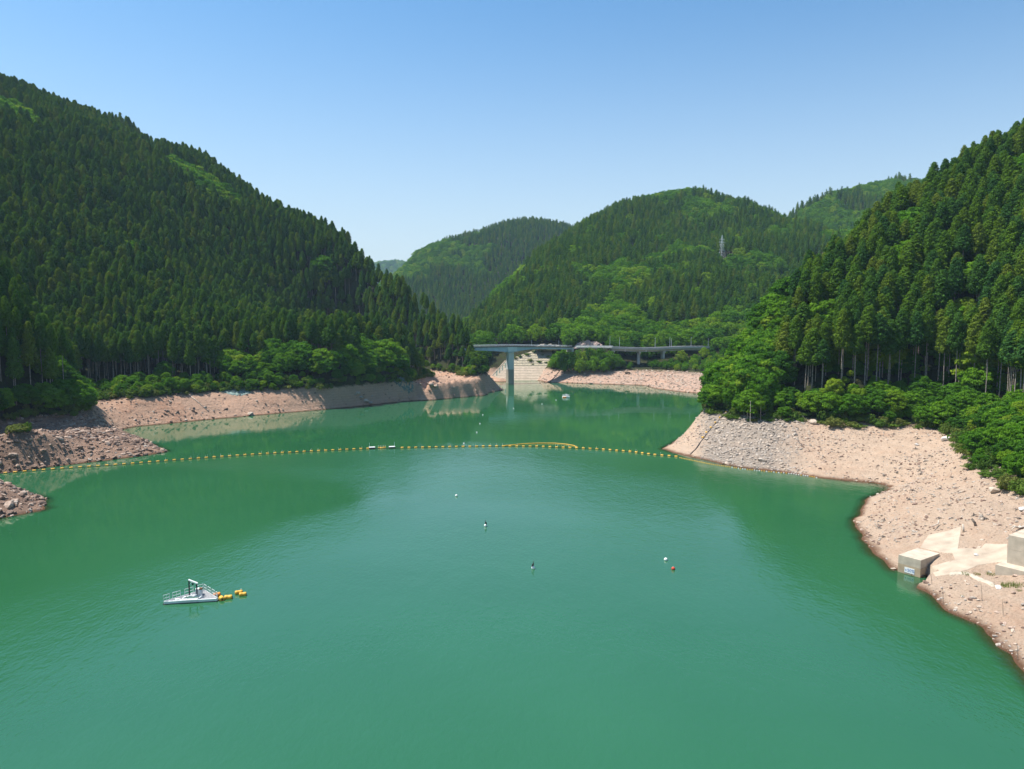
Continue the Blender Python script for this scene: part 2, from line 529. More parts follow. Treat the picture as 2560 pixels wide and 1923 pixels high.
# the bed drops away in front of the marked block that stands in the water
bc = (on_level(2244, 1429) + on_level(2300, 1444.5)) / 2
bu, bv = (math.cos(math.radians(-55)), math.sin(math.radians(-55))), (math.sin(math.radians(55)), math.cos(math.radians(55)))
du = (right_land.X - bc[0]) * bu[0] + (right_land.Y - bc[1]) * bu[1]
dv = (right_land.X - bc[0]) * bv[0] + (right_land.Y - bc[1]) * bv[1]
cutm = (du > -2.2) & (du < 3.4) & (dv > -9) & (dv < np.where(du > 1.9, 1.4, 0.4))
right_land.Z = np.where(cutm, np.minimum(right_land.Z, -0.55), right_land.Z)
right_land.build('right_hillside', M['soil_right'], 'steep hillside with pale bare bank across the water on the right', rocky_mask)

# ---- left hillside
L_shore = [np.array(p, float) for p in [(-112, 120, 0), (-107, 138, 0), (-102.8, 148.6, 0)]] + [on_level(104, 1276)] + [np.array(p, float) for p in [(-105, 164, 0), (-118, 171, 0), (-134, 177, 0), (-140, 184, 0)]] \
    + [on_level(*p) for p in [(0, 1184), (116, 1168), (231, 1155), (347, 1140), (413, 1129)]] + [np.array(p, float) for p in [(-117, 237, 0), (-134, 254, 0), (-143, 268, 0)]] \
    + [on_level(*p) for p in [(336, 1067), (463, 1055), (648, 1038), (810, 1024), (914, 1014), (1007, 1004), (1157, 989), (1227, 981), (1256, 975)]] + [np.array(p, float) for p in [(-9, 436, 0), (-24, 450, 0), (-48, 468, 0), (-66, 490, 0), (-90, 520, 0)]]
L_veg = [np.array(p, float) for p in [(-132, 125, 10), (-128, 150, 10), (-132, 163, 10), (-150, 175, 10), (-163, 190, 10), (-160, 208, 10), (-152, 226, 10), (-143, 243, 10), (-150, 260, 10)]] \
    + [on_level(*p, 10.0) for p in [(208, 990), (341, 992), (550, 974), (630, 972), (713, 969), (860, 964), (958, 954), (1033, 951), (1197, 941)]] + [np.array(p, float) for p in [(-18, 412, 10), (-30, 432, 10), (-56, 452, 10), (-82, 480, 10), (-110, 512, 10)]]
pts = [tuple(p) for p in densify(L_shore, 5)] + offshore(densify(L_shore, 9), 1) + [tuple(p) for p in densify(L_veg, 4)]
L_crest, C_crest = [], []
# rocky crest lines of the two spits
pts += [tuple(at_depth(60, 1238, 158)), tuple(at_depth(0, 1206, 162)), (-124, 166, 7)]
pts += [tuple(at_depth(300, 1075, 233)), tuple(at_depth(360, 1105, 228)), tuple(at_depth(120, 1085, 205)), tuple(at_depth(30, 1075, 200))]
for px, py, Y, t in [(-700, 130, 500, 20), (-300, 120, 590, 20), (0, 214, 620, 20), (70, 228, 620, 20), (150, 254, 618, 20), (235, 284, 615, 20), (306, 283, 612, 21), (347, 350, 610, 20), (400, 392, 606, 20), (463, 358, 600, 20), (500, 378, 592, 20), (578, 434, 580, 20), (648, 486, 568, 20), (717, 515, 556, 20), (798, 545, 542, 20), (856, 578, 528, 20), (890, 632, 519, 19), (926, 672, 510, 19), (960, 684, 504, 18), (984, 695, 498, 18), (1010, 694, 491, 17), (1041, 716, 484, 16), (1068, 744, 476, 15), (1086, 778, 468, 15), (1098, 803, 462, 14), (1140, 826, 445, 14), (1180, 856, 424, 16), (1202, 902, 410, 6)]:
    g = at_depth(px, py, Y, t)
    L_crest.append(tuple(g))
    pts.append((g[0] + 10, Y + 70, max(g[2] - 45, 6 if px < 1100 else 3)))
    pts.append((g[0] + 10, Y + 190, max(g[2] - 120, 0)))
pts += [tuple(q) for q in densify(L_crest, 4)] + [(q[0] + 3, q[1] + 7, q[2] - 0.6) for q in densify(L_crest, 4)]
pts += [(-160, 240, 30), (-163, 232, 34), (-178, 236, 60), (-178, 222, 56), (-172, 208, 40), (-205, 228, 85), (-250, 215, 112), (-330, 200, 145), (-190, 190, 55), (-250, 150, 85), (-190, 140, 50), (-160, 130, 26), (-330, 90, 130), (-190, 90, 50)]
pts += [tuple(at_depth(250, 900, 330)), tuple(at_depth(500, 880, 350)), tuple(at_depth(800, 880, 372)), tuple(at_depth(1000, 890, 395)), tuple(at_depth(80, 850, 320))]
left_land = Land(pts, np.concatenate([np.arange(-640, -200, 4.0), np.arange(-200, 10, 1.2)]), np.concatenate([np.arange(100, 440, 1.2), np.arange(440, 530, 2.0), np.arange(530, 820, 4.0)]), 57, 1.0, 0.0, 0.8, densify(L_crest, 25), 8.0)
left_land.build('left_hillside', M['soil_left'], 'big forested hillside with a pinkish bare bank at its foot', lambda x, y, z: np.clip((252 - y) / 8, 0, 1) * np.clip(0.65 + 1.2 * fbm(x / 5, y / 5, 3, 4), 0, 1))

# ---- land behind the bridge and the middle mountain
def reveal_h(y): return (y - 492) * 20 / 35.0
pts = []
C_shore = [np.array(p, float) for p in [(-110, 520, 0), (-60, 505, 0), (-30, 499, 0)]] + [on_level(1219, 946), on_level(1349, 952)] + [on_level(*p) for p in [(1366, 956), (1504, 961), (1609, 964), (1640, 972), (1700, 980), (1760, 985)]] + [np.array(p, float) for p in [(122, 388, 0), (150, 385, 0)]]
pts += [tuple(p) for p in densify(C_shore, 8)] + offshore(densify(C_shore, 8), 1)
C_veg = [np.array(p, float) for p in [(-110, 540, 8), (-60, 522, 8), (-35, 514, 8)]] + [on_level(*p, 7.0) for p in [(1405, 925), (1551, 926.5), (1678, 929), (1773, 937)]] + [np.array(p, float) for p in [(150, 410, 7)]]
pts += [tuple(p) for p in C_veg[:3]] + [tuple(p) for p in densify(C_veg[3:], 8)]
for y in (500, 508, 516, 524, 530):
    for x in np.arange(-14, 34, 6.0):
        if x < 18 + (y - 492) * 0.45: pts.append((x, y, reveal_h(y)))
pts += [(x, 540, 24.0) for x in (-20, 0, 20, 40)]
pts += [(45, 497, 14), (50, 506, 20), (62, 506, 20), (60, 497, 13), (84, 490, 8.5), (98, 495, 9), (84, 512, 15), (110, 515, 17), (126, 505, 15), (140, 500, 18), (130, 525, 24), (84, 530, 23), (60, 525, 23), (150, 470, 12), (170, 420, 10), (-40, 530, 14), (-60, 560, 22), (200, 480, 30)]
for px, py, Y, t in [(1163, 836, 600, 14), (1215, 752, 660, 15), (1273, 696, 730, 15), (1365, 616, 840, 15), (1423, 581, 890, 15), (1458, 567, 915, 15), (1493, 540, 935, 15), (1539, 517, 950, 15), (1597, 494, 955, 15), (1643, 489, 960, 15), (1736, 492, 960, 15), (1782, 519, 955, 15), (1840, 512, 950, 15), (1898, 545, 940, 15), (1956, 574, 930, 15), (2060, 600, 900, 15), (2300, 640, 860, 15)]:
    g = at_depth(px, py, Y, t)
    C_crest.append(tuple(g))
    pts.append((g[0], Y + 110, max(g[2] - 50, 6)))
    pts.append((g[0], Y + 260, 5))
pts += [tuple(q) for q in densify(C_crest, 14)]
pts += [tuple(at_depth(1804, 652, 700)), tuple(at_depth(1600, 690, 720)), tuple(at_depth(1450, 720, 680)), tuple(at_depth(2000, 700, 690)), tuple(at_depth(1700, 620, 800)), tuple(at_depth(1560, 590, 840)), tuple(at_depth(1300, 790, 600)), tuple(at_depth(1450, 815, 580)), tuple(at_depth(1800, 790, 580)), tuple(at_depth(1650, 800, 570))]
pts += [(-150, 620, 5), (-200, 700, 5), (-120, 800, 5), (300, 560, 60), (350, 700, 90)]
mid_land = Land(pts, np.concatenate([np.arange(-200, -40, 6.0), np.arange(-40, 150, 1.6), np.arange(150, 560, 6.0)]), np.concatenate([np.arange(380, 540, 1.6), np.arange(540, 1220, 6.0)]), 83, 0.5, 0.0, 1.3, densify(C_crest, 40), 26.0)
X, Y, Z = mid_land.X, mid_land.Y, mid_land.Z
flat = (X > -16) & (X < 18 + (Y - 492) * 0.45) & (Y > 488) & (Y < 531)
mid_land.Z = np.where(flat, np.minimum(Z, reveal_h(Y) - 0.25), Z)
mid_land.build('middle_mountain', M['soil_far'], 'forested mountain rising behind the bridge')

# ---- far hills
def simple_hill(name, ridge, mat, label, front, seed, xs, ys, base=4.0, drop=14):
    p = []
    for px, py, Y in ridge:
        g = at_depth(px, py, Y, drop)
        p.append(tuple(g))
        p.append((g[0], Y - front, max(base, g[2] - front * 0.62)))
        p.append((g[0], Y - front * 0.5, max(base, g[2] - front * 0.27)))
        p.append((g[0], Y + 130, max(base, g[2] - 70)))
        p.append((g[0], Y + 300, base))
    L = Land(p, xs, ys, seed, 0.2, 0.0, 0.55)
    L.build(name, mat, label)
    return L
far_land = simple_hill('far_hill', [(880, 760, 1250), (950, 705, 1270), (1001, 667, 1290), (1041, 628, 1310), (1088, 609, 1340), (1157, 586, 1380), (1227, 568, 1410), (1273, 556, 1430), (1342, 547, 1450), (1389, 556, 1450), (1447, 577, 1450), (1560, 640, 1440), (1700, 720, 1420)], M['soil_far'],
    'rounded forested hill far behind the bridge', 420, 97, np.arange(-420, 420, 8.0), np.arange(800, 1800, 8.0))
back_land = simple_hill('back_hill', [(1900, 620, 1050), (1956, 560, 1060), (1990, 520, 1065), (2040, 500, 1075), (2083, 474, 1090), (2141, 462, 1120), (2200, 452, 1150), (2245, 447, 1170), (2400, 440, 1190), (2600, 470, 1200)], M['soil_far'],
    'leafy hill peeping out between the middle mountain and the right hillside', 330, 101, np.arange(300, 1100, 8.0), np.arange(700, 1520, 8.0))
dist_land = simple_hill('distant_ridge', [(700, 690, 3400), (850, 668, 3400), (930, 662, 3420), (965, 656, 3420), (1000, 655, 3430), (1030, 662, 3430), (1090, 668, 3440), (1200, 690, 3440), (1400, 700, 3440)], M['soil_far'],
    'pale blue ridge on the horizon in the gap between the hills', 700, 107, np.arange(-1400, 600, 25.0), np.arange(2600, 3750, 25.0), 4.0, 6)

# ---- ground sheet and lake
def sheet(name, x0, x1, y0, y1, z, mat, label):
    mb = MB().add([(x0, y0, z), (x1, y0, z), (x1, y1, z), (x0, y1, z)], [(0, 1, 2, 3)])
    return tag(mb.obj(name, mat), label, None, None, 'structure')
sheet('ground', -3800, 3800, -600, 4600, -10.5, M['soil_far'], 'valley floor running on to the horizon')

boom_px = [(-60, 1189), (35, 1182), (145, 1173), (304, 1162), (428, 1152), (520, 1145), (634, 1137), (779, 1129), (928, 1122), (1077, 1119), (1224, 1116.5), (1342, 1117), (1441, 1121), (1502, 1124), (1577, 1130), (1638, 1138), (1670, 1140.5), (1706, 1144)]
boom_line = np.array([on_level(*p) for p in boom_px])

def bed(x, y):
    """height of the lake bed"""
    z = np.full(np.shape(x), -10.0)
    for L in (right_land, left_land, mid_land):
        z = np.where(L.inside(x, y), np.maximum(z, L.h(x, y)), z)
    return z

m, nt, out = new_mat('turbid green lake water')
p = N(nt, 'BsdfPrincipled', Roughness=0.06, IOR=1.56)
p.inputs['Specular IOR Level'].default_value = 0.5
g = nt.nodes.new('ShaderNodeNewGeometry')
at = nt.nodes.new('ShaderNodeAttribute'); at.attribute_name = 'ruffle'
cl = nt.nodes.new('ShaderNodeAttribute'); cl.attribute_name = 'clarity'
def wnoise(scale, detail, sx=1.0, sy=1.0, rot=0.0, dist=0.0):
    mp = nt.nodes.new('ShaderNodeMapping')
    mp.inputs['Scale'].default_value = (sx, sy, 1)
    mp.inputs['Rotation'].default_value = (0, 0, rot)
    nt.links.new(g.outputs['Position'], mp.inputs['Vector'])
    n = N(nt, 'TexNoise', Scale=scale, Detail=detail, Roughness=0.55, Distortion=dist)
    nt.links.new(mp.outputs[0], n.inputs['Vector'])
    return n.outputs[0]
big = wnoise(0.02, 3.0)
body = ramp(nt, [(0.3, (0.0175, 0.096, 0.037)), (0.7, (0.0235, 0.113, 0.047))])
nt.links.new(big, body.inputs[0])
nt.links.new(body.outputs[0], p.inputs['Base Color'])
w1 = wnoise(1.6, 3.0, 1.0, 0.55, math.radians(35), 0.3)
w2 = wnoise(0.35, 3.0, 1.0, 0.6, math.radians(20))
hh = mathn(nt, 'ADD', mathn(nt, 'MULTIPLY', w1, 0.06), mathn(nt, 'MULTIPLY', w2, 0.10))
b = N(nt, 'Bump', Distance=1.0)
nt.links.new(mathn(nt, 'MULTIPLY_ADD', at.outputs['Fac'], 0.8), b.inputs['Strength'])
b.inputs['Strength'].links[0].from_node.inputs[2].default_value = 0.05
nt.links.new(hh, b.inputs['Height'])
nt.links.new(b.outputs[0], p.inputs['Normal'])
rr = mathn(nt, 'MULTIPLY_ADD', at.outputs['Fac'], 0.16)
rr.node.inputs[2].default_value = 0.025
nt.links.new(rr, p.inputs['Roughness'])
tr = N(nt, 'BsdfTransparent')
tr.inputs[0].default_value = (0.62, 0.78, 0.62, 1)
gl = N(nt, 'BsdfGlossy', Roughness=0.06)
nt.links.new(b.outputs[0], gl.inputs['Normal'])
fr = N(nt, 'Fresnel', IOR=1.333)
clear = nt.nodes.new('ShaderNodeMixShader')
nt.links.new(fr.outputs[0], clear.inputs[0]); nt.links.new(tr.outputs[0], clear.inputs[1]); nt.links.new(gl.outputs[0], clear.inputs[2])
mx = nt.nodes.new('ShaderNodeMixShader')
nt.links.new(cl.outputs['Fac'], mx.inputs[0]); nt.links.new(p.outputs[0], mx.inputs[1]); nt.links.new(clear.outputs[0], mx.inputs[2])
nt.links.new(mx.outputs[0], out.inputs[0])
M['water'] = m

wx = np.concatenate([np.arange(-420, -180, 12.0), np.arange(-180, 40, 1.8), np.arange(40, 108, 0.8), np.arange(108, 260, 8.0)])
wy = np.concatenate([np.arange(-120, 20, 10.0), np.arange(20, 76, 2.5), np.arange(76, 250, 0.9), np.arange(250, 520, 2.0), np.arange(520, 640, 10.0)])
WX, WY = np.meshgrid(wx, wy)
wb = bed(WX.ravel(), WY.ravel())
clar = np.clip(1.0 - (-wb) / 0.95, 0, 1) ** 1.4
by = np.interp(WX.ravel(), boom_line[:, 0], boom_line[:, 1])
inner = np.clip((by - WY.ravel()) / 3.0, 0, 1)
xf, yf = WX.ravel(), WY.ravel()
calm_poly = [(-24, 164), (-80, 98), (-130, 62), (-230, 60), (-230, 205), (-120, 207), (-70, 190)]   # calm water in the lee of the big hill
dmin = np.full(len(xf), 1e9)
for (ax, ay), (bx, by2) in zip(calm_poly, calm_poly[1:] + calm_poly[:1]):
    t = np.clip(((xf - ax) * (bx - ax) + (yf - ay) * (by2 - ay)) / ((bx - ax) ** 2 + (by2 - ay) ** 2), 0, 1)
    dmin = np.minimum(dmin, np.hypot(xf - ax - t * (bx - ax), yf - ay - t * (by2 - ay)))
insd = np.zeros(len(xf), bool); j_ = len(calm_poly) - 1
for i_ in range(len(calm_poly)):
    (xi, yi), (xj, yj) = calm_poly[i_], calm_poly[j_]
    insd ^= ((yi > yf) != (yj > yf)) & (xf < (xj - xi) * (yf - yi) / (yj - yi + 1e-12) + xi); j_ = i_
lee = np.clip(0.5 + np.where(insd, -dmin, dmin) / 15 + 0.35 * fbm(xf / 30, yf / 20, 3, 70), 0, 1)
lee_r = np.clip((66 - xf) / 40, 0.6, 1)
ruf = inner * (0.12 + 0.88 * np.clip(lee * lee_r, 0, 1)) * (0.75 + 0.8 * fbm(xf / 40, yf / 25, 3, 71)) + (1 - inner) * np.clip(0.10 + 0.5 * fbm(xf / 60, yf / 18, 3, 72), 0, 1)
ny, nx = WX.shape
idx = np.arange(nx * ny).reshape(ny, nx)
q = np.stack([idx[:-1, :-1].ravel(), idx[:-1, 1:].ravel(), idx[1:, 1:].ravel(), idx[1:, :-1].ravel()], 1)
me = bpy.data.meshes.new('lake_water')
V = np.stack([xf, yf, np.zeros_like(xf)], 1)
me.vertices.add(len(V)); me.vertices.foreach_set('co', V.ravel())
me.loops.add(q.size); me.loops.foreach_set('vertex_index', q.ravel().astype(np.int32))
me.polygons.add(len(q)); me.polygons.foreach_set('loop_start', np.arange(0, q.size, 4, dtype=np.int32))
me.update(calc_edges=True)
for nm, arr in (('ruffle', np.clip(ruf, 0, 1)), ('clarity', clar)):
    a = me.attributes.new(nm, 'FLOAT', 'POINT'); a.data.foreach_set('value', arr.astype(np.float32))
me.materials.append(M['water'])
tag(obj_from('lake_water', me), 'calm jade green lake between the hills', None, None, 'structure')

# ------------------------------------------------------------------ haze
hz = MB().box((0, 1950, 175), (7000, 4900, 374))
hm, nt, out = new_mat('valley haze')
pv = nt.nodes.new('ShaderNodeVolumePrincipled')
pv.inputs['Color'].default_value = (0.55, 0.78, 1.0, 1)
pv.inputs['Density'].default_value = HAZE_DENSITY
pv.inputs['Anisotropy'].default_value = 0.1
nt.links.new(pv.outputs[0], out.inputs['Volume'])
if HAZE_DENSITY > 0:
    tag(hz.obj('haze', hm), 'thin blue haze filling the valley', None, None, 'stuff')

# ------------------------------------------------------------------ tree models
def leaf_quads(cs, ns, sizes, r):
    """one bent four-point leaf spray per point; returns verts, faces"""
    n = len(cs)
    a = r.normal(size=(n, 3))
    t = np.cross(ns, a); t /= np.linalg.norm(t, axis=1, keepdims=True) + 1e-9
    b = np.cross(ns, t)
    s = sizes[:, None]
    v = np.stack([cs + t * s, cs + b * s * 0.62 - ns * s * 0.18, cs - t * s, cs - b * s * 0.62 - ns * s * 0.18], 1).reshape(-1, 3)
    f = np.arange(n * 4).reshape(-1, 4)
    return v, f

def puff(c, rad, n, r, up=0.35, flat=0.75, jitter=0.55):
    d = r.normal(size=(n, 3))
    d[:, 2] = d[:, 2] + up
    d /= np.linalg.norm(d, axis=1, keepdims=True)
    rr = rad * (0.62 + 0.42 * r.random(n))
    p = d * rr[:, None]
    p[:, 2] *= flat
    nr = d + r.normal(size=(n, 3)) * jitter
    nr /= np.linalg.norm(nr, axis=1, keepdims=True)
    return p + np.array(c), nr

def assemble(name, parts_v, parts_f, mat):
    V = np.concatenate(parts_v); off = 0; F = []
    for v, f in zip(parts_v, parts_f):
        F += (f + off).tolist(); off += len(v)
    me = bpy.data.meshes.new(name)
    me.from_pydata(V.tolist(), [], F)
    me.materials.append(mat)
    me.update()
    return me

def cedar_crown(seed, H, z0, R, npuff, nleaf, mat):
    r = np.random.default_rng(seed)
    cs, ns, ss = [], [], []
    L = H - z0
    lean = r.normal(size=2) * 0.12
    for k in range(npuff):
        t = (k + r.random()) / npuff
        t = t ** 1.12
        env = R * min(1.0, (1 - t) ** 0.48 * 1.04 + 0.03) * (0.62 + 0.38 * min(1, t / 0.12))
        env *= 0.84 + 0.32 * r.random()
        a = k * 2.39996 + r.random() * 0.6
        rad = (0.34 + 0.22 * r.random()) * (0.55 * R + 0.45 * env)
        rad = max(rad, 0.30 * R * (1 - 0.5 * t))
        d = max(env - rad * 0.55, 0)
        c = (math.cos(a) * d + lean[0] * t * L * 0.1, math.sin(a) * d + lean[1] * t * L * 0.1, z0 + L * t * 0.97)
        p, nr = puff(c, rad, nleaf, r, 0.45, 0.9, 0.30)
        cs.append(p); ns.append(nr); ss.append(np.full(len(p), rad * 0.27) * (0.7 + 0.6 * r.random(len(p))))
    v, f = leaf_quads(np.concatenate(cs), np.concatenate(ns), np.concatenate(ss), r)
    # dense dark core so that the crown is not see-through
    k, lev = 7, 5
    cv = []
    for i in range(lev):
        t = i / (lev - 1)
        rr = 0.60 * R * ((1 - t) ** 0.75 * (0.55 + 0.45 * min(1, t / 0.2))) + 0.02
        for j in range(k):
            a = 2 * math.pi * j / k + i
            cv.append((math.cos(a) * rr * (0.8 + 0.4 * r.random()), math.sin(a) * rr * (0.8 + 0.4 * r.random()), z0 + L * t * 0.93 + 0.03 * L))
    cf = np.array([(i * k + j, i * k + (j + 1) % k, (i + 1) * k + (j + 1) % k, (i + 1) * k + j) for i in range(lev - 1) for j in range(k)])
    return assemble('crown', [v, np.array(cv)], [f, cf], mat)

def broad_crown(seed, H, R, z0, npuff, nleaf, mat, layered=0.6):
    r = np.random.default_rng(seed)
    cs, ns, ss = [], [], []
    L = H - z0
    for k in range(npuff):
        u = (k + 0.5) / npuff
        ct = 1 - 1.55 * u
        a = k * 2.39996 + r.random()
        st = math.sqrt(max(0, 1 - ct * ct))
        q = 0.72 + 0.30 * r.random()
        c = (math.cos(a) * st * R * q, math.sin(a) * st * R * q, z0 + L * (0.42 + 0.52 * ct * q))
        rad = R * (0.24 + 0.18 * r.random())
        p, nr = puff(c, rad, nleaf, r, 0.6, layered, 0.45)
        cs.append(p); ns.append(nr); ss.append(np.full(len(p), 0.20 * rad + 0.07) * (0.6 + 0.7 * r.random(len(p))))
    v, f = leaf_quads(np.concatenate(cs), np.concatenate(ns), np.concatenate(ss), r)
    cv, k, lev = [], 7, 5
    for i in range(lev):
        t = i / (lev - 1)
        rr = R * 0.55 * math.sin(math.pi * (0.12 + 0.84 * t))
        for j in range(k):
            a = 2 * math.pi * j / k
            cv.append((math.cos(a) * rr * (0.8 + 0.4 * r.random()), math.sin(a) * rr * (0.8 + 0.4 * r.random()), z0 + L * (0.05 + 0.75 * t)))
    cf = np.array([(i * k + j, i * k + (j + 1) % k, (i + 1) * k + (j + 1) % k, (i + 1) * k + j) for i in range(lev - 1) for j in range(k)])
    return assemble('crown', [v, np.array(cv)], [f, cf], mat)

def trunk_mesh(seed, H, r0, mat, limbs=0, z0=0, R=1, bend=0.1):
    r = random.Random(seed)
    mb = MB()
    bx, by_ = r.uniform(-bend, bend), r.uniform(-bend, bend)
    path = [(bx * t * t * H * 0.2, by_ * t * t * H * 0.2, -0.8 + (H + 0.8) * t) for t in (0, 0.12, 0.3, 0.6, 0.96)]
    mb.tube(path, [r0 * 1.35, r0, r0 * 0.85, r0 * 0.6, r0 * 0.12], 7)
    for i in range(limbs):
        a = r.uniform(0, 6.28)
        t = r.uniform(0.15, 0.7)
        zb = z0 + (H - z0) * t * 0.7
        e = R * r.uniform(0.5, 0.85)
        mb.tube([(0, 0, zb), (math.cos(a) * e * 0.5, math.sin(a) * e * 0.5, zb + e * 0.3), (math.cos(a) * e, math.sin(a) * e, zb + e * 0.75)], [r0 * 0.45, r0 * 0.3, r0 * 0.08], 5)
    return mb.mesh('trunk', mat, True)

def join_meshes(name, a, b):
    va = np.empty(len(a.vertices) * 3); a.vertices.foreach_get('co', va)
    vb = np.empty(len(b.vertices) * 3); b.vertices.foreach_get('co', vb)
    fa = [tuple(p.vertices) for p in a.polygons]
    fb = [tuple(i + len(a.vertices) for i in p.vertices) for p in b.polygons]
    me = bpy.data.meshes.new(name)
    me.from_pydata(np.concatenate([va, vb]).reshape(-1, 3).tolist(), [], fa + fb)
    me.materials.append(a.materials[0]); me.materials.append(b.materials[0])
    me.polygons.foreach_set('material_index', [0] * len(fa) + [1] * len(fb))
    me.update()
    return me

# prototypes: (crown mesh, trunk mesh, joined mesh, height, crown radius)
PROTO = {'cedar': [], 'cedarfar': [], 'broad': [], 'broadfar': [], 'shrub': []}
for i in range(6):
    H = 23.0
    z0 = [0.54, 0.50, 0.45, 0.40, 0.58, 0.61][i] * H
    R = [2.6, 2.7, 2.8, 2.9, 2.5, 2.5][i]
    c, t = cedar_crown(100 + i, H, z0, R, 54, 60, M['cedar']), trunk_mesh(200 + i, H, 0.17, M['bark'])
    PROTO['cedar'].append((c, t, join_meshes('cedar_tree', c, t), H, R))
for i in range(4):
    H = 21.0
    z0 = [0.34, 0.28, 0.40, 0.25][i] * H
    R = [2.7, 3.0, 2.6, 3.1][i]
    c, t = cedar_crown(120 + i, H, z0, R, 30, 30, M['cedar']), trunk_mesh(220 + i, H, 0.22, M['bark'])
    PROTO['cedarfar'].append((c, t, join_meshes('cedar_tree', c, t), H, R))
for i in range(5):
    H = 10.0
    R = [4.0, 4.6, 3.6, 4.2, 4.8][i]
    c, t = broad_crown(140 + i, H, R, 1.2, 54, 105, M['leaf'], [0.45, 0.5, 0.7, 0.6, 0.4][i]), trunk_mesh(240 + i, H * 0.85, 0.2, M['bark_dark'], 6, 2.0, R, 0.6)
    PROTO['broad'].append((c, t, join_meshes('broadleaf_tree', c, t), H, R))
for i in range(3):
    H, R = 10.0, [4.2, 4.8, 3.8][i]
    c, t = broad_crown(160 + i, H, R, 0.8, 30, 44, M['leaf'], 0.65), trunk_mesh(260 + i, H * 0.8, 0.2, M['bark_dark'], 3, 2.0, R, 0.5)
    PROTO['broadfar'].append((c, t, join_meshes('broadleaf_tree', c, t), H, R))
for i in range(3):
    H, R = 2.2, [1.5, 1.8, 1.3][i]
    c, t = broad_crown(180 + i, H, R, -0.1, 16, 40, M['shrub'], 0.8), trunk_mesh(280 + i, H * 0.7, 0.05, M['bark_dark'], 5, 0.2, R, 0.6)
    PROTO['shrub'].append((c, t, join_meshes('shrub', c, t), H, R))

# ------------------------------------------------------------------ forest planting
def plant_grid(land, spacing, x0, x1, y0, y1, seed):
    r = np.random.default_rng(seed)
    xs, ys = np.arange(x0, x1, spacing), np.arange(y0, y1, spacing)
    X, Y = np.meshgrid(xs, ys)
    X = X + (np.arange(len(ys)) % 2)[:, None] * spacing * 0.5
    X = (X + r.uniform(-0.36, 0.36, X.shape) * spacing).ravel()
    Y = (Y + r.uniform(-0.36, 0.36, Y.shape) * spacing).ravel()
    k = land.inside(X, Y)
    X, Y = X[k], Y[k]
    return X, Y, land.h(X, Y)

def seen(land, x, y, z, top):
    """drops what lies wholly behind its own hill"""
    ok = np.ones(len(x), bool)
    zt = z + top
    for t in np.linspace(0.35, 0.97, 24):
        xx, yy, zz = x * t, y * t, CAM_H + (zt - CAM_H) * t
        ins = land.inside(xx, yy)
        ok &= ~(ins & (land.h(xx, yy) > zz + 4))
    return ok

trees = {k: [] for k in ('cedar', 'broad', 'shrub')}     # rows: x y z scale_r scale_h rot proto far area
def add_trees(kind, x, y, z, sr, sh, far, area, r, only=None):
    n = len(x)
    np_ = len(PROTO[kind + ('far' if far else '')]) if kind != 'shrub' else len(PROTO['shrub'])
    for i in range(n):
        trees[kind].append((x[i], y[i], z[i], sr[i], sh[i], r.uniform(0, 6.28), int(r.integers(np_)) if only is None else only[int(r.integers(len(only)))], int(far), area))

def in_view(x, y, z, h, ml=250, mr=200):
    px, py, f = project(x, np.maximum(y, 1), z + h)
    return (y > 5) & (px > -ml) & (px < 2560 + mr) & (py > -250)

def blob(x, y, pts, rad):
    m = np.zeros(len(x), bool)
    for (cx, cy) in pts: m |= np.hypot(x - cx, y - cy) < rad * (0.75 + 0.7 * vnoise(x / 9, y / 9, 5))
    return m

# right hillside
r = np.random.default_rng(11)
x, y, z = plant_grid(right_land, 3.9, 60, 335, 60, 420, 1)
edge = 9.6 + 2.0 * fbm(x / 14, y / 14, 3, 7)
k = (z > edge) & in_view(x, y, z, 20, 100, 420)
x, y, z = x[k], y[k], z[k]
k = seen(right_land, x, y, z, 22)
x, y, z = x[k], y[k], z[k]
belt = 15.5 + 5 * fbm(x / 22, y / 22, 3, 17)
px, py, f = project(x, y, z)
nose = px < 1990 - (py - 800) * 0.3
patch = blob(x, y, [tuple(at_depth(2270, 640, 285)[:2]), tuple(at_depth(2250, 720, 270)[:2]), tuple(at_depth(2300, 520, 310)[:2])], 7)
mixw = fbm(x / 18, y / 18, 3, 23)
near_edge = (y < 185) & (z < 24)
bl = (z < belt) | (nose & (mixw > -0.2)) | patch | near_edge | (mixw > 0.2) | (r.random(len(x)) < 0.035)
ce = ~bl
lowr = ce & (z < 36) & (px > 2090)
hir = ce & ~lowr
add_trees('cedar', x[lowr], y[lowr], z[lowr], 0.92 + 0.3 * r.random(lowr.sum()), 0.90 + 0.24 * r.random(lowr.sum()), False, 0, r, (0, 4, 5))
add_trees('cedar', x[hir], y[hir], z[hir], 0.84 + 0.34 * r.random(hir.sum()), 0.68 + 0.34 * r.random(hir.sum()), False, 0, r)
hb = np.where(z < belt, 0.34 + 0.5 * r.random(len(x)) ** 1.5, 0.9 + 0.5 * r.random(len(x)))
hb = np.where(nose, 1.0 + 0.45 * r.random(len(x)), hb)
hb = np.where(nose & (z < 11.5), 0.6 + 0.3 * r.random(len(x)), hb)
hb = np.where(near_edge & (z > 12), 0.7 + 0.3 * r.random(len(x)), hb)
hb = np.where(near_edge, hb * 0.75, hb)
add_trees('broad', x[bl], y[bl], z[bl], hb[bl] * (0.9 + 0.3 * r.random(bl.sum())), hb[bl], False, 0, r)
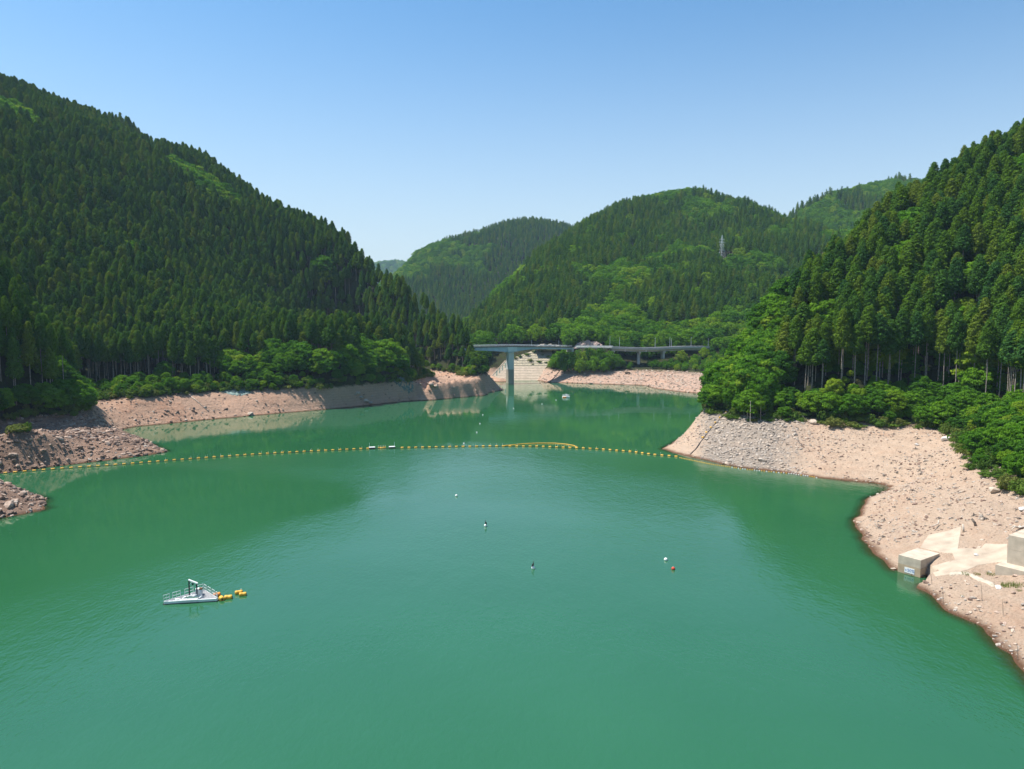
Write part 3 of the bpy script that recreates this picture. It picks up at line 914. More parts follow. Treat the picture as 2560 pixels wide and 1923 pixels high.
# saplings under the front rows of the stand
ux_, uy_, uz_ = plant_grid(right_land, 3.6, 100, 260, 100, 330, 22)
pxu = project(ux_, uy_, uz_)[0]
k = (uz_ > 14) & (uz_ < 32) & (pxu > 2060) & (r.random(len(ux_)) < 0.7) & in_view(ux_, uy_, uz_, 3, 0, 60)
ux_, uy_, uz_ = ux_[k], uy_[k], uz_[k]
su = 0.22 + 0.22 * r.random(len(ux_))
add_trees('broad', ux_, uy_, uz_, su * 1.1, su, False, 0, r)
# undergrowth right at the edge
x, y, z = plant_grid(right_land, 1.9, 60, 200, 60, 300, 2)
edge = 9.4 + 2.0 * fbm(x / 14, y / 14, 3, 7)
k = (z > edge - 0.6) & (z < edge + 3.2) & in_view(x, y, z, 2, 0, 60)
x, y, z = x[k], y[k], z[k]
k = r.random(len(x)) < 0.6
x, y, z = x[k], y[k], z[k]
add_trees('shrub', x, y, z, 0.5 + 1.0 * r.random(len(x)), 0.4 + 1.2 * r.random(len(x)) ** 2, False, 0, r)

# left hillside
r = np.random.default_rng(12)
x, y, z = plant_grid(left_land, 3.6, -640, 5, 105, 740, 3)
edge = 9.7 + 2.2 * fbm(x / 14, y / 14, 3, 8)
k = (z > edge) & in_view(x, y, z, 20, 620, 0)
x, y, z = x[k], y[k], z[k]
k = seen(left_land, x, y, z, 20)
x, y, z = x[k], y[k], z[k]
belt = 13.5 + 30 * fbm(x / 38, y / 38, 3, 18)
mixw = fbm(x / 26, y / 26, 3, 24)
edge = 9.7 + 2.2 * fbm(x / 14, y / 14, 3, 8)
px, py, f = project(x, y, z)
patch = blob(x, y, [tuple(at_depth(490, 485, 545)[:2]), tuple(at_depth(530, 500, 540)[:2]), tuple(at_depth(460, 470, 545)[:2]), tuple(at_depth(30, 430, 480)[:2]), tuple(at_depth(10, 400, 490)[:2])], 17)
knoll = (x < -138) & (y < 262)
tip = (x > -84) & (y > 378) & (z > edge + 0.8)
bl = ((z < np.maximum(belt, edge + 4)) & ~knoll & ~tip) | patch | (mixw > 0.27) | (knoll & ((mixw > 0.05) | (z < 13)))
ce = ~bl
kn = knoll[ce]
add_trees('cedar', x[ce], y[ce], z[ce], np.where(kn, 0.8, 0.70 + 0.34 * r.random(ce.sum())), np.where(kn, 0.72, np.where(tip[ce], np.minimum(0.66, 0.26 + 0.045 * (z - edge)[ce]), 0.64)) + 0.34 * r.random(ce.sum()) * np.where(tip[ce] & ((z - edge)[ce] < 5), 0.35, 1), False, 1, r)
hb = np.where(z < belt, 0.7 + 0.7 * r.random(len(x)), 1.1 + 0.5 * r.random(len(x)))
hb = np.where(knoll, 0.8, hb)
rim = (z < edge + 4.5) & ~knoll
hb = np.where(rim, 0.28 + 0.34 * r.random(len(x)) ** 1.4, hb)
hb = np.where(knoll, hb, np.minimum(hb, 0.30 + 0.085 * (z - edge) + 0.2 * r.random(len(x))))
add_trees('broad', x[bl], y[bl], z[bl], hb[bl] * (0.9 + 0.3 * r.random(bl.sum())), hb[bl], False, 1, r)
kx = np.array([at_depth(p_, 850, d_)[0] for p_, d_ in ((22, 238), (55, 240), (100, 243), (8, 236))]); ky = np.array([238.0, 240, 243, 236])
add_trees('broad', kx, ky, left_land.h(kx, ky), np.array([1.0, .8, .8, .9]), np.array([1.25, .95, .9, 1.2]), False, 1, r)
x, y, z = plant_grid(left_land, 2.4, -260, 0, 110, 440, 4)
edge = 9.6 + 2.2 * fbm(x / 14, y / 14, 3, 8)
k = (z > edge - 0.4) & (z < edge + 3.0) & in_view(x, y, z, 2, 60, 0)
x, y, z = x[k], y[k], z[k]
add_trees('shrub', x, y, z, 0.7 + 0.8 * r.random(len(x)), 0.6 + 0.9 * r.random(len(x)), False, 1, r)

# middle mountain
r = np.random.default_rng(13)
x, y, z = plant_grid(mid_land, 5.2, -60, 520, 400, 1010, 5)
on_rev = (x > -18) & (x < 19 + (y - 492) * 0.45) & (y > 485) & (y < 531)
road = (y > 491) & (y < 514) & (x > 38) & (x < 68)
road |= (y > 505) & (y < 532) & (x > 12) & (x < 38)
under = (np.abs(y - (497 + 0.13 * (x - 64))) < 6.5) & (x > 62) & (x < 132)
bline = (np.abs(y - (468 + 0.52 * (x + 2.5))) < 6) & (x < 40) & (x < 48)
k = (z > 7.4 + 1.5 * fbm(x / 12, y / 12, 3, 9)) & ~on_rev & ~road & ~under & ~bline & in_view(x, y, z, 16, 40, 40)
pyl = at_depth(1804, 652, 700)
k &= ~((np.abs(x - 85) < 6) & (y < 497))
k &= np.hypot(x - pyl[0], y - pyl[1]) > 7
k &= ~((np.abs(x - pyl[0]) < 9) & (y < pyl[1]) & (y > pyl[1] - 14))
x, y, z = x[k], y[k], z[k]
k = seen(mid_land, x, y, z, 16)
x, y, z = x[k], y[k], z[k]
mixw = fbm(x / 70, y / 70, 4, 25)
low = z < 17 + 60 * fbm(x / 60, y / 60, 3, 26)
bl = low | (y < 538) | (mixw > 0.13) | (r.random(len(x)) < 0.05)
ce = ~bl
add_trees('cedar', x[ce], y[ce], z[ce], 0.9 + 0.35 * r.random(ce.sum()), 0.62 + 0.25 * r.random(ce.sum()), True, 2, r)
front = (y < 512)
hb = np.where(front, 0.55 + 0.45 * r.random(len(x)), 0.9 + 0.55 * r.random(len(x)))
hb = np.where(front & (x > 64) & (y < 494), hb * 0.6, hb)
add_trees('broad', x[bl], y[bl], z[bl], hb[bl] * (0.85 + 0.35 * r.random(bl.sum())), hb[bl], True, 2, r)
# the knoll in front of the road
kx, ky, kh = [], [], []
for p_, d_, t_ in [(1428, 484, 878), (1442, 486, 872), (1455, 484, 876), (1470, 486, 863), (1478, 489, 866), (1492, 486, 872), (1503, 488, 868), (1516, 485, 880), (1526, 488, 876), (1540, 486, 884), (1449, 481, 893), (1485, 481, 888), (1510, 481, 895), (1412, 484, 884), (1405, 486, 880)]:
    g = at_depth(p_, t_, d_); kx.append(g[0]); ky.append(d_); kh.append(g[2])
kx, ky, kh = np.array(kx), np.array(ky, float), np.array(kh)
kz = mid_land.h(kx, ky)
hh_ = np.clip((kh - kz) / 10.0, 0.4, 1.5)
add_trees('broad', kx, ky, kz, np.clip(hh_ * 0.8, 0.45, 0.9), hh_, True, 2, r)
# far and back hills
r = np.random.default_rng(14)
x, y, z = plant_grid(far_land, 6.6, -420, 420, 850, 1560, 6)
k = (z > 8) & in_view(x, y, z, 15, 0, 0); x, y, z = x[k], y[k], z[k]
k = seen(far_land, x, y, z, 15); x, y, z = x[k], y[k], z[k]
mixw = fbm(x / 60, y / 60, 3, 27)
bl = (mixw > 0.2) | ((project(x, y, z)[0] < 1075) & (mixw > -0.02))
ce = ~bl
add_trees('cedar', x[ce], y[ce], z[ce], 0.95 + 0.3 * r.random(ce.sum()), 0.75 + 0.25 * r.random(ce.sum()), True, 3, r)
add_trees('broad', x[bl], y[bl], z[bl], 1.2 + 0.4 * r.random(bl.sum()), 1.1 + 0.5 * r.random(bl.sum()), True, 3, r)
x, y, z = plant_grid(back_land, 6.6, 320, 900, 740, 1320, 7)
k = (z > 8) & in_view(x, y, z, 15, 0, -250); x, y, z = x[k], y[k], z[k]
k = seen(back_land, x, y, z, 15); x, y, z = x[k], y[k], z[k]
mixw = fbm(x / 60, y / 60, 3, 28)
bl = mixw > -0.08
ce = ~bl
add_trees('cedar', x[ce], y[ce], z[ce], 0.95 + 0.3 * r.random(ce.sum()), 0.8 + 0.4 * r.random(ce.sum()), True, 4, r)
add_trees('broad', x[bl], y[bl], z[bl], 1.1 + 0.4 * r.random(bl.sum()), 1.0 + 0.6 * r.random(bl.sum()), True, 4, r)
x, y, z = plant_grid(dist_land, 17, -1100, 200, 2950, 3600, 8)
k = (z > 60) & in_view(x, y, z, 15, 0, 0)
px = project(x, y, z)[0]
k &= (px > 850) & (px < 1120)
x, y, z = x[k], y[k], z[k]
add_trees('broad', x, y, z, 2.0 + 0.6 * r.random(len(x)), 1.3 + 0.6 * r.random(len(x)), True, 5, r)

# ------------------------------------------------------------------ scatter of what nobody would count
def scatter(name, rows, protos, label, cat):
    """rows: x y z rx ry rz sx sy sz index"""
    A = np.array(rows, float)
    me = bpy.data.meshes.new(name)
    me.from_pydata(A[:, :3].tolist(), [], [])
    a = me.attributes.new('turn', 'FLOAT_VECTOR', 'POINT'); a.data.foreach_set('vector', A[:, 3:6].astype(np.float32).ravel())
    a = me.attributes.new('size', 'FLOAT_VECTOR', 'POINT'); a.data.foreach_set('vector', A[:, 6:9].astype(np.float32).ravel())
    a = me.attributes.new('pick', 'INT', 'POINT'); a.data.foreach_set('value', A[:, 9].astype(np.int32))
    o = obj_from(name, me)
    pc = bpy.data.collections.new(name + ' models')
    for i, pm in enumerate(protos):
        po = bpy.data.objects.new(f'{name} model {i:02d}', pm)
        pc.objects.link(po)
    ng = bpy.data.node_groups.new(name, 'GeometryNodeTree')
    ng.interface.new_socket('Geometry', in_out='INPUT', socket_type='NodeSocketGeometry')
    ng.interface.new_socket('Geometry', in_out='OUTPUT', socket_type='NodeSocketGeometry')
    gi, go = ng.nodes.new('NodeGroupInput'), ng.nodes.new('NodeGroupOutput')
    ci = ng.nodes.new('GeometryNodeCollectionInfo')
    ci.inputs['Collection'].default_value = pc
    ci.inputs['Separate Children'].default_value = True
    ci.inputs['Reset Children'].default_value = True
    io = ng.nodes.new('GeometryNodeInstanceOnPoints')
    io.inputs['Pick Instance'].default_value = True
    def named(nm, ty):
        n = ng.nodes.new('GeometryNodeInputNamedAttribute')
        n.data_type = ty
        n.inputs['Name'].default_value = nm
        return n.outputs['Attribute']
    ng.links.new(gi.outputs[0], io.inputs['Points'])
    ng.links.new(ci.outputs[0], io.inputs['Instance'])
    ng.links.new(named('pick', 'INT'), io.inputs['Instance Index'])
    ng.links.new(named('turn', 'FLOAT_VECTOR'), io.inputs['Rotation'])
    ng.links.new(named('size', 'FLOAT_VECTOR'), io.inputs['Scale'])
    ng.links.new(io.outputs[0], go.inputs[0])
    md = o.modifiers.new('scatter', 'NODES')
    md.node_group = ng
    tag(o, label, cat, None, 'stuff')
    return o

AREA = {0: 'right hillside', 1: 'left hillside'}
def pick_individuals(kind, limit, cond):
    T = trees[kind]
    A = np.array([t[:5] for t in T])
    area = np.array([t[8] for t in T])
    far = np.array([t[7] for t in T])
    pr = PROTO[kind]
    H = np.array([pr[t[6]][3] if not t[7] else 1 for t in T])
    px, py, f = project(A[:, 0], A[:, 1], A[:, 2] + 0.7 * H * A[:, 4])
    ok = (far == 0) & (px > 15) & (px < 2545) & (py > 0) & cond(A, px, py)
    # a tree hidden by nearer hills or by a closer crown is left to the mass
    score = np.where(ok, (H * A[:, 4]) * A[:, 3] / f ** 2, -1)
    order = np.argsort(-score)
    pxb, pyb, _ = project(A[:, 0], A[:, 1], A[:, 2] + 0.85 * H * A[:, 4])
    chosen, boxes = [], []
    for i in order:
        if len(chosen) >= limit or score[i] <= 0: break
        R = pr[T[i][6]][4] * A[i, 3] * FPX / f[i]
        hid = False
        for (bx, b0, b1, bR, bf) in boxes:
            if bf < f[i] - 2 and abs(bx - px[i]) < bR * 0.55 and b0 < pyb[i] - 2 < b1:
                hid = True; break
        if hid: continue
        t0, t1 = project(A[i, 0], A[i, 1], A[i, 2] + H[i] * A[i, 4])[1], project(A[i, 0], A[i, 1], A[i, 2] + 0.3 * H[i] * A[i, 4])[1]
        boxes.append((px[i], t0, t1, R, f[i]))
        chosen.append(i)
    return chosen, px

def make_individuals(kind, name, limit, cond, look, cat, group):
    chosen, px = pick_individuals(kind, limit, cond)
    T = trees[kind]
    # rows up the slope, counted along from the open water, give every tree a place one can find
    labels = {}
    for ar in (0, 1):
        ids = [i for i in chosen if T[i][8] == ar]
        if not ids: continue
        ids.sort(key=lambda i: T[i][2])
        per = 18
        for rw in range(0, len(ids), per):
            row = sorted(ids[rw:rw + per], key=lambda i: px[i] if ar == 0 else -px[i])
            for c, i in enumerate(row):
                labels[i] = f'{look[ar]}, {ordinal(c + 1)} from the bridge end, {ordinal(rw // per + 1)} row up'
    for i in chosen:
        x, y, z, sr, sh, rot, pi, far, ar = T[i]
        c, t, j, H, R = PROTO[kind][pi]
        e = empty(name, (x, y, z), rot)
        e.scale = (sr, sr, sh)
        tag(e, labels[i], cat, group)
        obj_from('trunk', t, e)
        obj_from('crown', c, e)
    cs = set(chosen)
    trees[kind] = [t for i, t in enumerate(T) if i not in cs]

make_individuals('cedar', 'cedar_tree', 300, lambda A, px, py: A[:, 1] < 420,
                 ['conical cedar on the right hillside', 'dark cedar on the left hillside'], 'cedar tree', 'cedars on the two near hillsides')
make_individuals('broad', 'broadleaf_tree', 300, lambda A, px, py: A[:, 1] < 430,
                 ['bright leafy tree above the right bank', 'leafy green tree above the left bank'], 'tree', 'broadleaf trees along the banks')
make_individuals('shrub', 'shrub', 60, lambda A, px, py: (A[:, 1] < 260) & (px > 1700),
                 ['yellowish green shrub edging the right bank', 'green shrub edging the left bank'], 'shrub', 'shrubs along the top of the bank')

def forest(kind, name, label):
    near, far = PROTO[kind], PROTO.get(kind + 'far', [])
    rows = [(t[0], t[1], t[2] - 0.2, 0, 0, t[5], t[3], t[3], t[4], t[6] + (len(near) if t[7] else 0)) for t in trees[kind]]
    scatter(name, rows, [q[2] for q in near] + [q[2] for q in far], label, 'forest')
forest('cedar', 'cedar_forest', 'dense dark cedar plantation covering the hillsides')
forest('broad', 'broadleaf_forest', 'paler leafy woodland in the hollows and along the shores')
forest('shrub', 'undergrowth', 'low green undergrowth along the top of the bare banks')
print('trees', {k: len(v) for k, v in trees.items()})

# ------------------------------------------------------------------ stones
def rock_mesh(seed, mat, flat=0.6):
    r = np.random.default_rng(seed)
    import bmesh
    bm = bmesh.new()
    bmesh.ops.create_icosphere(bm, subdivisions=2 if seed % 2 else 1, radius=1.0)
    dirs = r.normal(size=(7, 3)); dirs /= np.linalg.norm(dirs, axis=1, keepdims=True)
    cut = 0.45 + 0.4 * r.random(7)
    for v in bm.verts:
        p = np.array(v.co)
        for d, c in zip(dirs, cut):
            e = p @ d - c
            if e > 0: p = p - d * e * 0.9
        p = p * (1 + 0.06 * r.normal())
        p[2] *= flat
        v.co = p
    me = bpy.data.meshes.new('rock')
    bm.to_mesh(me); bm.free()
    me.materials.append(mat)
    return me
ROCKS = {k: [rock_mesh(300 + 10 * j + i, M[k], [0.55, 0.75, 0.45, 0.65][i]) for i in range(4)] for j, k in enumerate(('rock_grey', 'rock_pink', 'rock_pale', 'rock_red'))}

def stones(name, land, n, box, accept, size, mats, label, seed):
    r = np.random.default_rng(seed)
    x = r.uniform(box[0], box[1], n * 6); y = r.uniform(box[2], box[3], n * 6)
    z = land.h(x, y)
    k = accept(x, y, z)
    x, y, z = x[k][:n], y[k][:n], z[k][:n]
    protos = [m for q in mats for m in ROCKS[q]]
    s = size[0] * (size[1] / size[0]) ** (r.random(len(x)) ** 2.2)
    rows = [(x[i], y[i], z[i] + s[i] * 0.12, r.uniform(-.5, .5), r.uniform(-.5, .5), r.uniform(0, 6.28), s[i] * r.uniform(0.8, 1.5), s[i] * r.uniform(0.7, 1.1), s[i] * r.uniform(0.7, 1.2), int(r.integers(len(protos)))) for i in range(len(x))]
    return scatter(name, rows, protos, label, 'stones')
APRON = [(2300, 1372), (2320, 1338), (2405, 1319), (2397, 1372), (2450, 1371), (2463, 1359), (2520, 1361), (2520, 1405), (2485, 1410), (2446, 1418), (2392, 1436), (2338, 1446), (2317, 1442), (2343, 1416), (2387, 1402), (2380, 1385), (2345, 1380)]
def off_apron(x, y, z):
    px, py, f = project(x, y, z)
    return ~in_poly(px, py, APRON) | (np.random.default_rng(3).random(len(x)) < 0.12)
stones('rubble', right_land, 5200, (48, 105, 178, 262), lambda x, y, z: (z > 0.1) & (z < 10.5) & (rocky_mask(x, y, z) > r.random(len(x)) * 0.9 + 0.05), (0.10, 0.62), ['rock_grey', 'rock_grey', 'rock_pale'], 'grey broken rock covering the bank by the point', 41)
stones('stones', right_land, 12000, (46, 130, 70, 262), lambda x, y, z: (z > 0.05) & (z < 10.2) & (rocky_mask(x, y, z) < 0.4) & off_apron(x, y, z) & (np.random.default_rng(6).random(len(x)) < np.clip(0.5 + 2.6 * fbm(x / 10, y / 10, 3, 61), 0.08, 1)), (0.05, 0.42), ['rock_pale', 'rock_pink', 'rock_grey', 'rock_red'], 'pale loose stones scattered over the right bank', 42)
stones('stones', left_land, 7000, (-180, 0, 120, 440), lambda x, y, z: (z > 0.05) & (z < 10.0) & ((fbm(x / 12, y / 12, 3, 77) > 0.0) | (y < 262) | (np.random.default_rng(6).random(len(x)) < 0.2)), (0.12, 0.75), ['rock_pink', 'rock_red', 'rock_red', 'rock_grey'], 'pinkish loose stones scattered over the left bank', 43)
stones('spit_rubble', left_land, 4200, (-165, -95, 125, 262), lambda x, y, z: (z > 0.0) & (z < 10.0), (0.20, 1.05), ['rock_red', 'rock_red', 'rock_pink'], 'jagged broken rock on the two dark spits', 46)
stones('stones', mid_land, 3200, (18, 150, 385, 500), lambda x, y, z: (z > 0.05) & (z < 7.2), (0.2, 1.0), ['rock_pale', 'rock_pink'], 'loose stones on the far bank under the viaduct', 44)

# single boulders one can point to
def boulder(px, py, Y, s, mat, label, land, seed, dims=(1.3, 1.0, 0.9)):
    g = at_depth(px, py, Y)
    z = float(land.h(g[0], g[1]))
    o = obj_from('boulder', rock_mesh(seed, M[mat], 0.75))
    o.location = (g[0], g[1], z + s * 0.25)
    o.scale = (s * dims[0], s * dims[1], s * dims[2])
    o.rotation_euler = (0.1, 0.05, seed)
    tag(o, label, 'boulder', 'boulders lying on the banks')
def land_depth(px, py, land, lo, hi):
    best = None
    prev = None
    for Y in np.arange(lo, hi, 0.5):
        g = at_depth(px, py, Y)
        d = g[2] - float(land.h(g[0], g[1]))
        if prev is not None and prev > 0 >= d: return Y
        prev = d
    return hi
for px, py, land, lo, hi, s, mat, label in [
    (2365, 1102, right_land, 150, 240, 1.25, 'rock_white', 'big white boulder high on the right bank below the shrubs'),
    (2292, 1114, right_land, 150, 240, 0.55, 'rock_white', 'small white boulder beside the big white one on the bank'),
    (1988, 1088, right_land, 180, 240, 0.9, 'rock_grey', 'blue grey boulder at the edge of the grey rubble'),
    (2035, 1059, right_land, 190, 245, 1.3, 'rock_pale', 'tall slanting rock standing just under the trees by the rubble'),
    (1904, 1155, right_land, 180, 240, 1.1, 'rock_grey', 'dark overhanging boulder low on the grey rubble near the water'),
    (2485, 1232, right_land, 110, 200, 1.3, 'rock_pale', 'pale boulder with dark underside below the shrubs'),
    (2315, 1154, right_land, 130, 230, 0.7, 'rock_pale', 'single pale stone on the reddish slope'),
    (2556, 1279, right_land, 90, 190, 0.8, 'rock_white', 'white stone above the concrete blocks'),
    (626, 1036, left_land, 300, 345, 1.2, 'rock_pale', 'pale boulder at the waterline below the teal netting'),
    (895, 985, left_land, 325, 380, 1.3, 'rock_pale', 'pale boulder at the top of the gully'),
    (903, 997, left_land, 325, 380, 1.1, 'rock_grey', 'grey boulder halfway down the gully'),
    (916, 1006, left_land, 325, 380, 1.4, 'rock_pale', 'large pale boulder at the foot of the gully by the water'),
    (926, 1011, left_land, 325, 380, 1.0, 'rock_grey', 'low grey boulder touching the water below the gully'),
    (1078, 964, left_land, 345, 400, 1.9, 'rock_pink', 'big pink rock outcrop beside the grey netting'),
    (1090, 970, left_land, 345, 400, 1.4, 'rock_pink', 'broken pink rock just below the big outcrop'),
    (2440, 1390, right_land, 80, 140, 0.35, 'rock_white', 'small white rock beside the concrete apron'),
    (2494, 1474, right_land, 80, 130, 0.5, 'rock_white', 'pale rounded boulder in front of the low concrete block')]:
    boulder(px, py, land_depth(px, py, land, lo, hi), s, mat, label, land, int(px) % 97 + 400)

# ------------------------------------------------------------------ stumps and driftwood on the right bank
def stump_mesh(seed, tall=0.5):
    r = random.Random(seed)
    mb = MB()
    tx, ty = r.uniform(-.25, .25), r.uniform(-.25, .25)
    mb.tube([(0, 0, -0.15), (0, 0, 0.12), (tx * .6, ty * .6, tall * .6), (tx, ty, tall)], [0.24, 0.17, 0.13, 0.11], 7)
    n = r.randint(5, 7)
    for i in range(n):
        a = 2 * math.pi * i / n + r.uniform(-.3, .3)
        L = r.uniform(0.55, 1.15)
        h = r.uniform(0.10, 0.28)
        c, s = math.cos(a), math.sin(a)
        mb.tube([(c * .08, s * .08, h), (c * L * .45 + r.uniform(-.1, .1), s * L * .45 + r.uniform(-.1, .1), h * 0.9), (c * L * .8, s * L * .8, h * .35), (c * L, s * L, -0.12)], [0.10, 0.07, 0.045, 0.02], 5)
    return mb.mesh('stump', M['deadwood'], True)
SM = [stump_mesh(500 + i, [0.45, 0.25, 0.7, 0.35, 0.55][i]) for i in range(5)]
st = []
rr_ = np.random.default_rng(88)
tries = 0
while len(st) < 84 and tries < 4000:
    tries += 1
    x, y = rr_.uniform(58, 128), rr_.uniform(84, 225)
    z = float(right_land.h(x, y))
    px, py, f = project(x, y, z)
    if not (0.9 < z < 9.8 and px < 2550 and py < 1560): continue
    if rocky_mask(np.array([x]), np.array([y]), np.array([z]))[0] > 0.3: continue
    if 2230 < px < 2560 and 1310 < py < 1480: continue
    if any(math.hypot(x - a, y - b) < 2.2 for a, b, _ in st): continue
    st.append((x, y, z))
st.sort(key=lambda q: project(*q)[1])
rows_ = [st[i:i + 12] for i in range(0, len(st), 12)]
for ri, rowl in enumerate(rows_):
    rowl.sort(key=lambda q: q[0] / q[1])
    for ci_, (x, y, z) in enumerate(rowl):
        o = obj_from('tree_stump', SM[rr_.integers(5)])
        o.location = (x, y, z + 0.02)
        o.rotation_euler = (rr_.uniform(-.2, .2), rr_.uniform(-.2, .2), rr_.uniform(0, 6.28))
        k = rr_.uniform(0.38, 0.95)
        o.scale = (k, k, k)
        tag(o, f'dead rooted stump on the pale bank, {ordinal(ci_ + 1)} along from the lake, {ordinal(ri + 1)} row down', 'tree stump', 'dead stumps on the right bank')

def ground_at(px, py, land, lo, hi):
    Y = land_depth(px, py, land, lo, hi)
    g = at_depth(px, py, Y)
    return np.array([g[0], g[1], float(land.h(g[0], g[1]))])
g = ground_at(2409, 1331, right_land, 80, 160)
tag(MB().tube([g + (0, 0, -.2), g + (-.05, 0, .6), g + (-.12, 0.1, 1.35)], [.17, .15, .14], 8).obj('driftwood_post', M['palewood'], None, True), 'short pale dead trunk standing above the concrete apron', 'dead trunk')
g = ground_at(2436, 1316, right_land, 80, 160)
tag(MB().tube([g + (0.3, 0, -.2), g + (0, 0, .6), g + (-.45, 0.1, 1.2)], [.24, .21, .2], 8).obj('driftwood_post', M['deadwood'], None, True), 'thick dark dead trunk leaning beside the pale one', 'dead trunk')
g = ground_at(2345, 1318, right_land, 80, 160)
tag(MB().tube([g + (-1.9, -1.3, .25), g + (-.9, -.6, .3), g + (0, 0, .35), g + (.1, .1, 1.0)], [.05, .09, .13, .09], 7).obj('driftwood_log', M['palewood'], None, True), 'crooked driftwood log with upright end lying above the concrete apron', 'driftwood')
g = ground_at(2545, 1325, right_land, 80, 160)
mb = MB()
for i, (a, L) in enumerate([(0.2, 2.0), (0.6, 1.6), (-0.3, 1.7), (2.7, 1.2), (3.4, 1.4)]):
    c, s = math.cos(a), math.sin(a)
    mb.tube([g + (0, 0, .35), g + (c * L * .5, s * L * .5, .6), g + (c * L, s * L, .05)], [.16, .11, .04], 6)
tag(mb.obj('driftwood_root', M['palewood'], None, True), 'large bleached root mass above the tall marked block', 'driftwood')
g0, g1 = ground_at(466, 984, left_land, 300, 345), ground_at(520, 1031, left_land, 270, 335)
tag(MB().tube([g0 + (0, 0, .25), (g0 + g1) / 2 + (0, 0, .55), g1 + (0, 0, .25)], [.16, .13, .10], 6).obj('driftwood_log', M['palewood'], None, True), 'long pale log lying down the pinkish bank below the trees', 'driftwood')
for i, (px, p0, p1, mt, lb) in enumerate([(1868, 1000, 1050, 'palewood', 'pale stake at the top of the grey rubble, nearer the point of a pair'), (1875, 1003, 1062, 'palewood', 'taller pale stake of the pair standing in the grey rubble'), (1901, 1002, 1053, 'bark', 'brownish stake standing alone at the top of the grey rubble')]):
    b0 = ground_at(px, p1, right_land, 190, 248)
    hgt = (p1 - p0) * b0[1] / FPX
    tag(MB().tube([b0 + (0, 0, -.3), b0 + (0.02, 0, hgt * .5), b0 + (-0.05, 0, hgt)], [.09, .08, .06], 6).obj('wooden_stake', M[mt]), lb, 'stake', 'stakes in the grey rubble')

# thin dead stems on the near slope
for px, p1, hh_, lb in [(2358, 1515, 2.6, 'thin dead stem standing near the waterline on the near slope'), (2455, 1505, 2.4, 'thin dead stem in front of the low concrete block'), (2508, 1540, 2.2, 'thin dead stem beside the stone pile'), (2330, 1462, 1.6, 'short dead stem at the tip of the near slope'), (2545, 1650, 2.2, 'thin dead stem at the lowest corner of the near slope')]:
    b0 = ground_at(px, p1, right_land, 70, 125)
    tag(MB().tube([b0 + (0, 0, -.2), b0 + (-.1, 0, hh_ * .5), b0 + (-.25, .05, hh_)], [.035, .028, .012], 5).obj('dead_stem', M['deadwood']), lb, 'dead stem', 'dead stems on the near slope')

# grass tufts
def tuft_mesh(seed, n=120, rad=0.9, h=0.5):
    r = np.random.default_rng(seed)
    mb = MB()
    for i in range(n):
        a, d = r.uniform(0, 6.28), rad * math.sqrt(r.random())
        x, y = math.cos(a) * d, math.sin(a) * d
        w, hh = 0.035, h * r.uniform(.5, 1.1)
        lx, ly = r.uniform(-.2, .2, 2)
        q = r.uniform(0, 6.28)
        mb.add([(x - w * math.cos(q), y - w * math.sin(q), -.1), (x + w * math.cos(q), y + w * math.sin(q), -.1), (x + lx, y + ly, hh)], [(0, 1, 2)])
    return mb.mesh('grass_tuft', M['grass'])
TU = [tuft_mesh(600 + i) for i in range(3)]
for i, (px, py, s, lb) in enumerate([(2415, 1436, .7, 'green grass tuft on the lip of the concrete strip'), (2442, 1437, .6, 'second small grass tuft along the concrete strip'), (2478, 1437, .8, 'yellowish grass tuft against the low concrete block'), (2522, 1466, 1.1, 'wide yellow green grass patch below the low concrete block'), (2546, 1468, 1.1, 'grass patch under the corner of the low concrete block'), (2482, 1466, .4, 'tiny grass tuft beside the pale boulder'), (2452, 1160, .7, 'grass tuft high on the bank below the shrubs'), (2430, 1150, .6, 'grass tuft on the bank just under the leafy corner'), (2510, 1214, .8, 'dry yellow grass tuft beneath the shrubs'), (2407, 1494, .35, 'small green tuft on the near slope'), (2548, 1480, .4, 'small tuft on the near slope below the grass patches')]):
    b0 = ground_at(px, py, right_land, 70, 200)
    o = obj_from('grass_tuft', TU[i % 3]); o.location = b0; o.scale = (s, s, s)
    tag(o, lb, 'grass', 'grass tufts on the right bank')

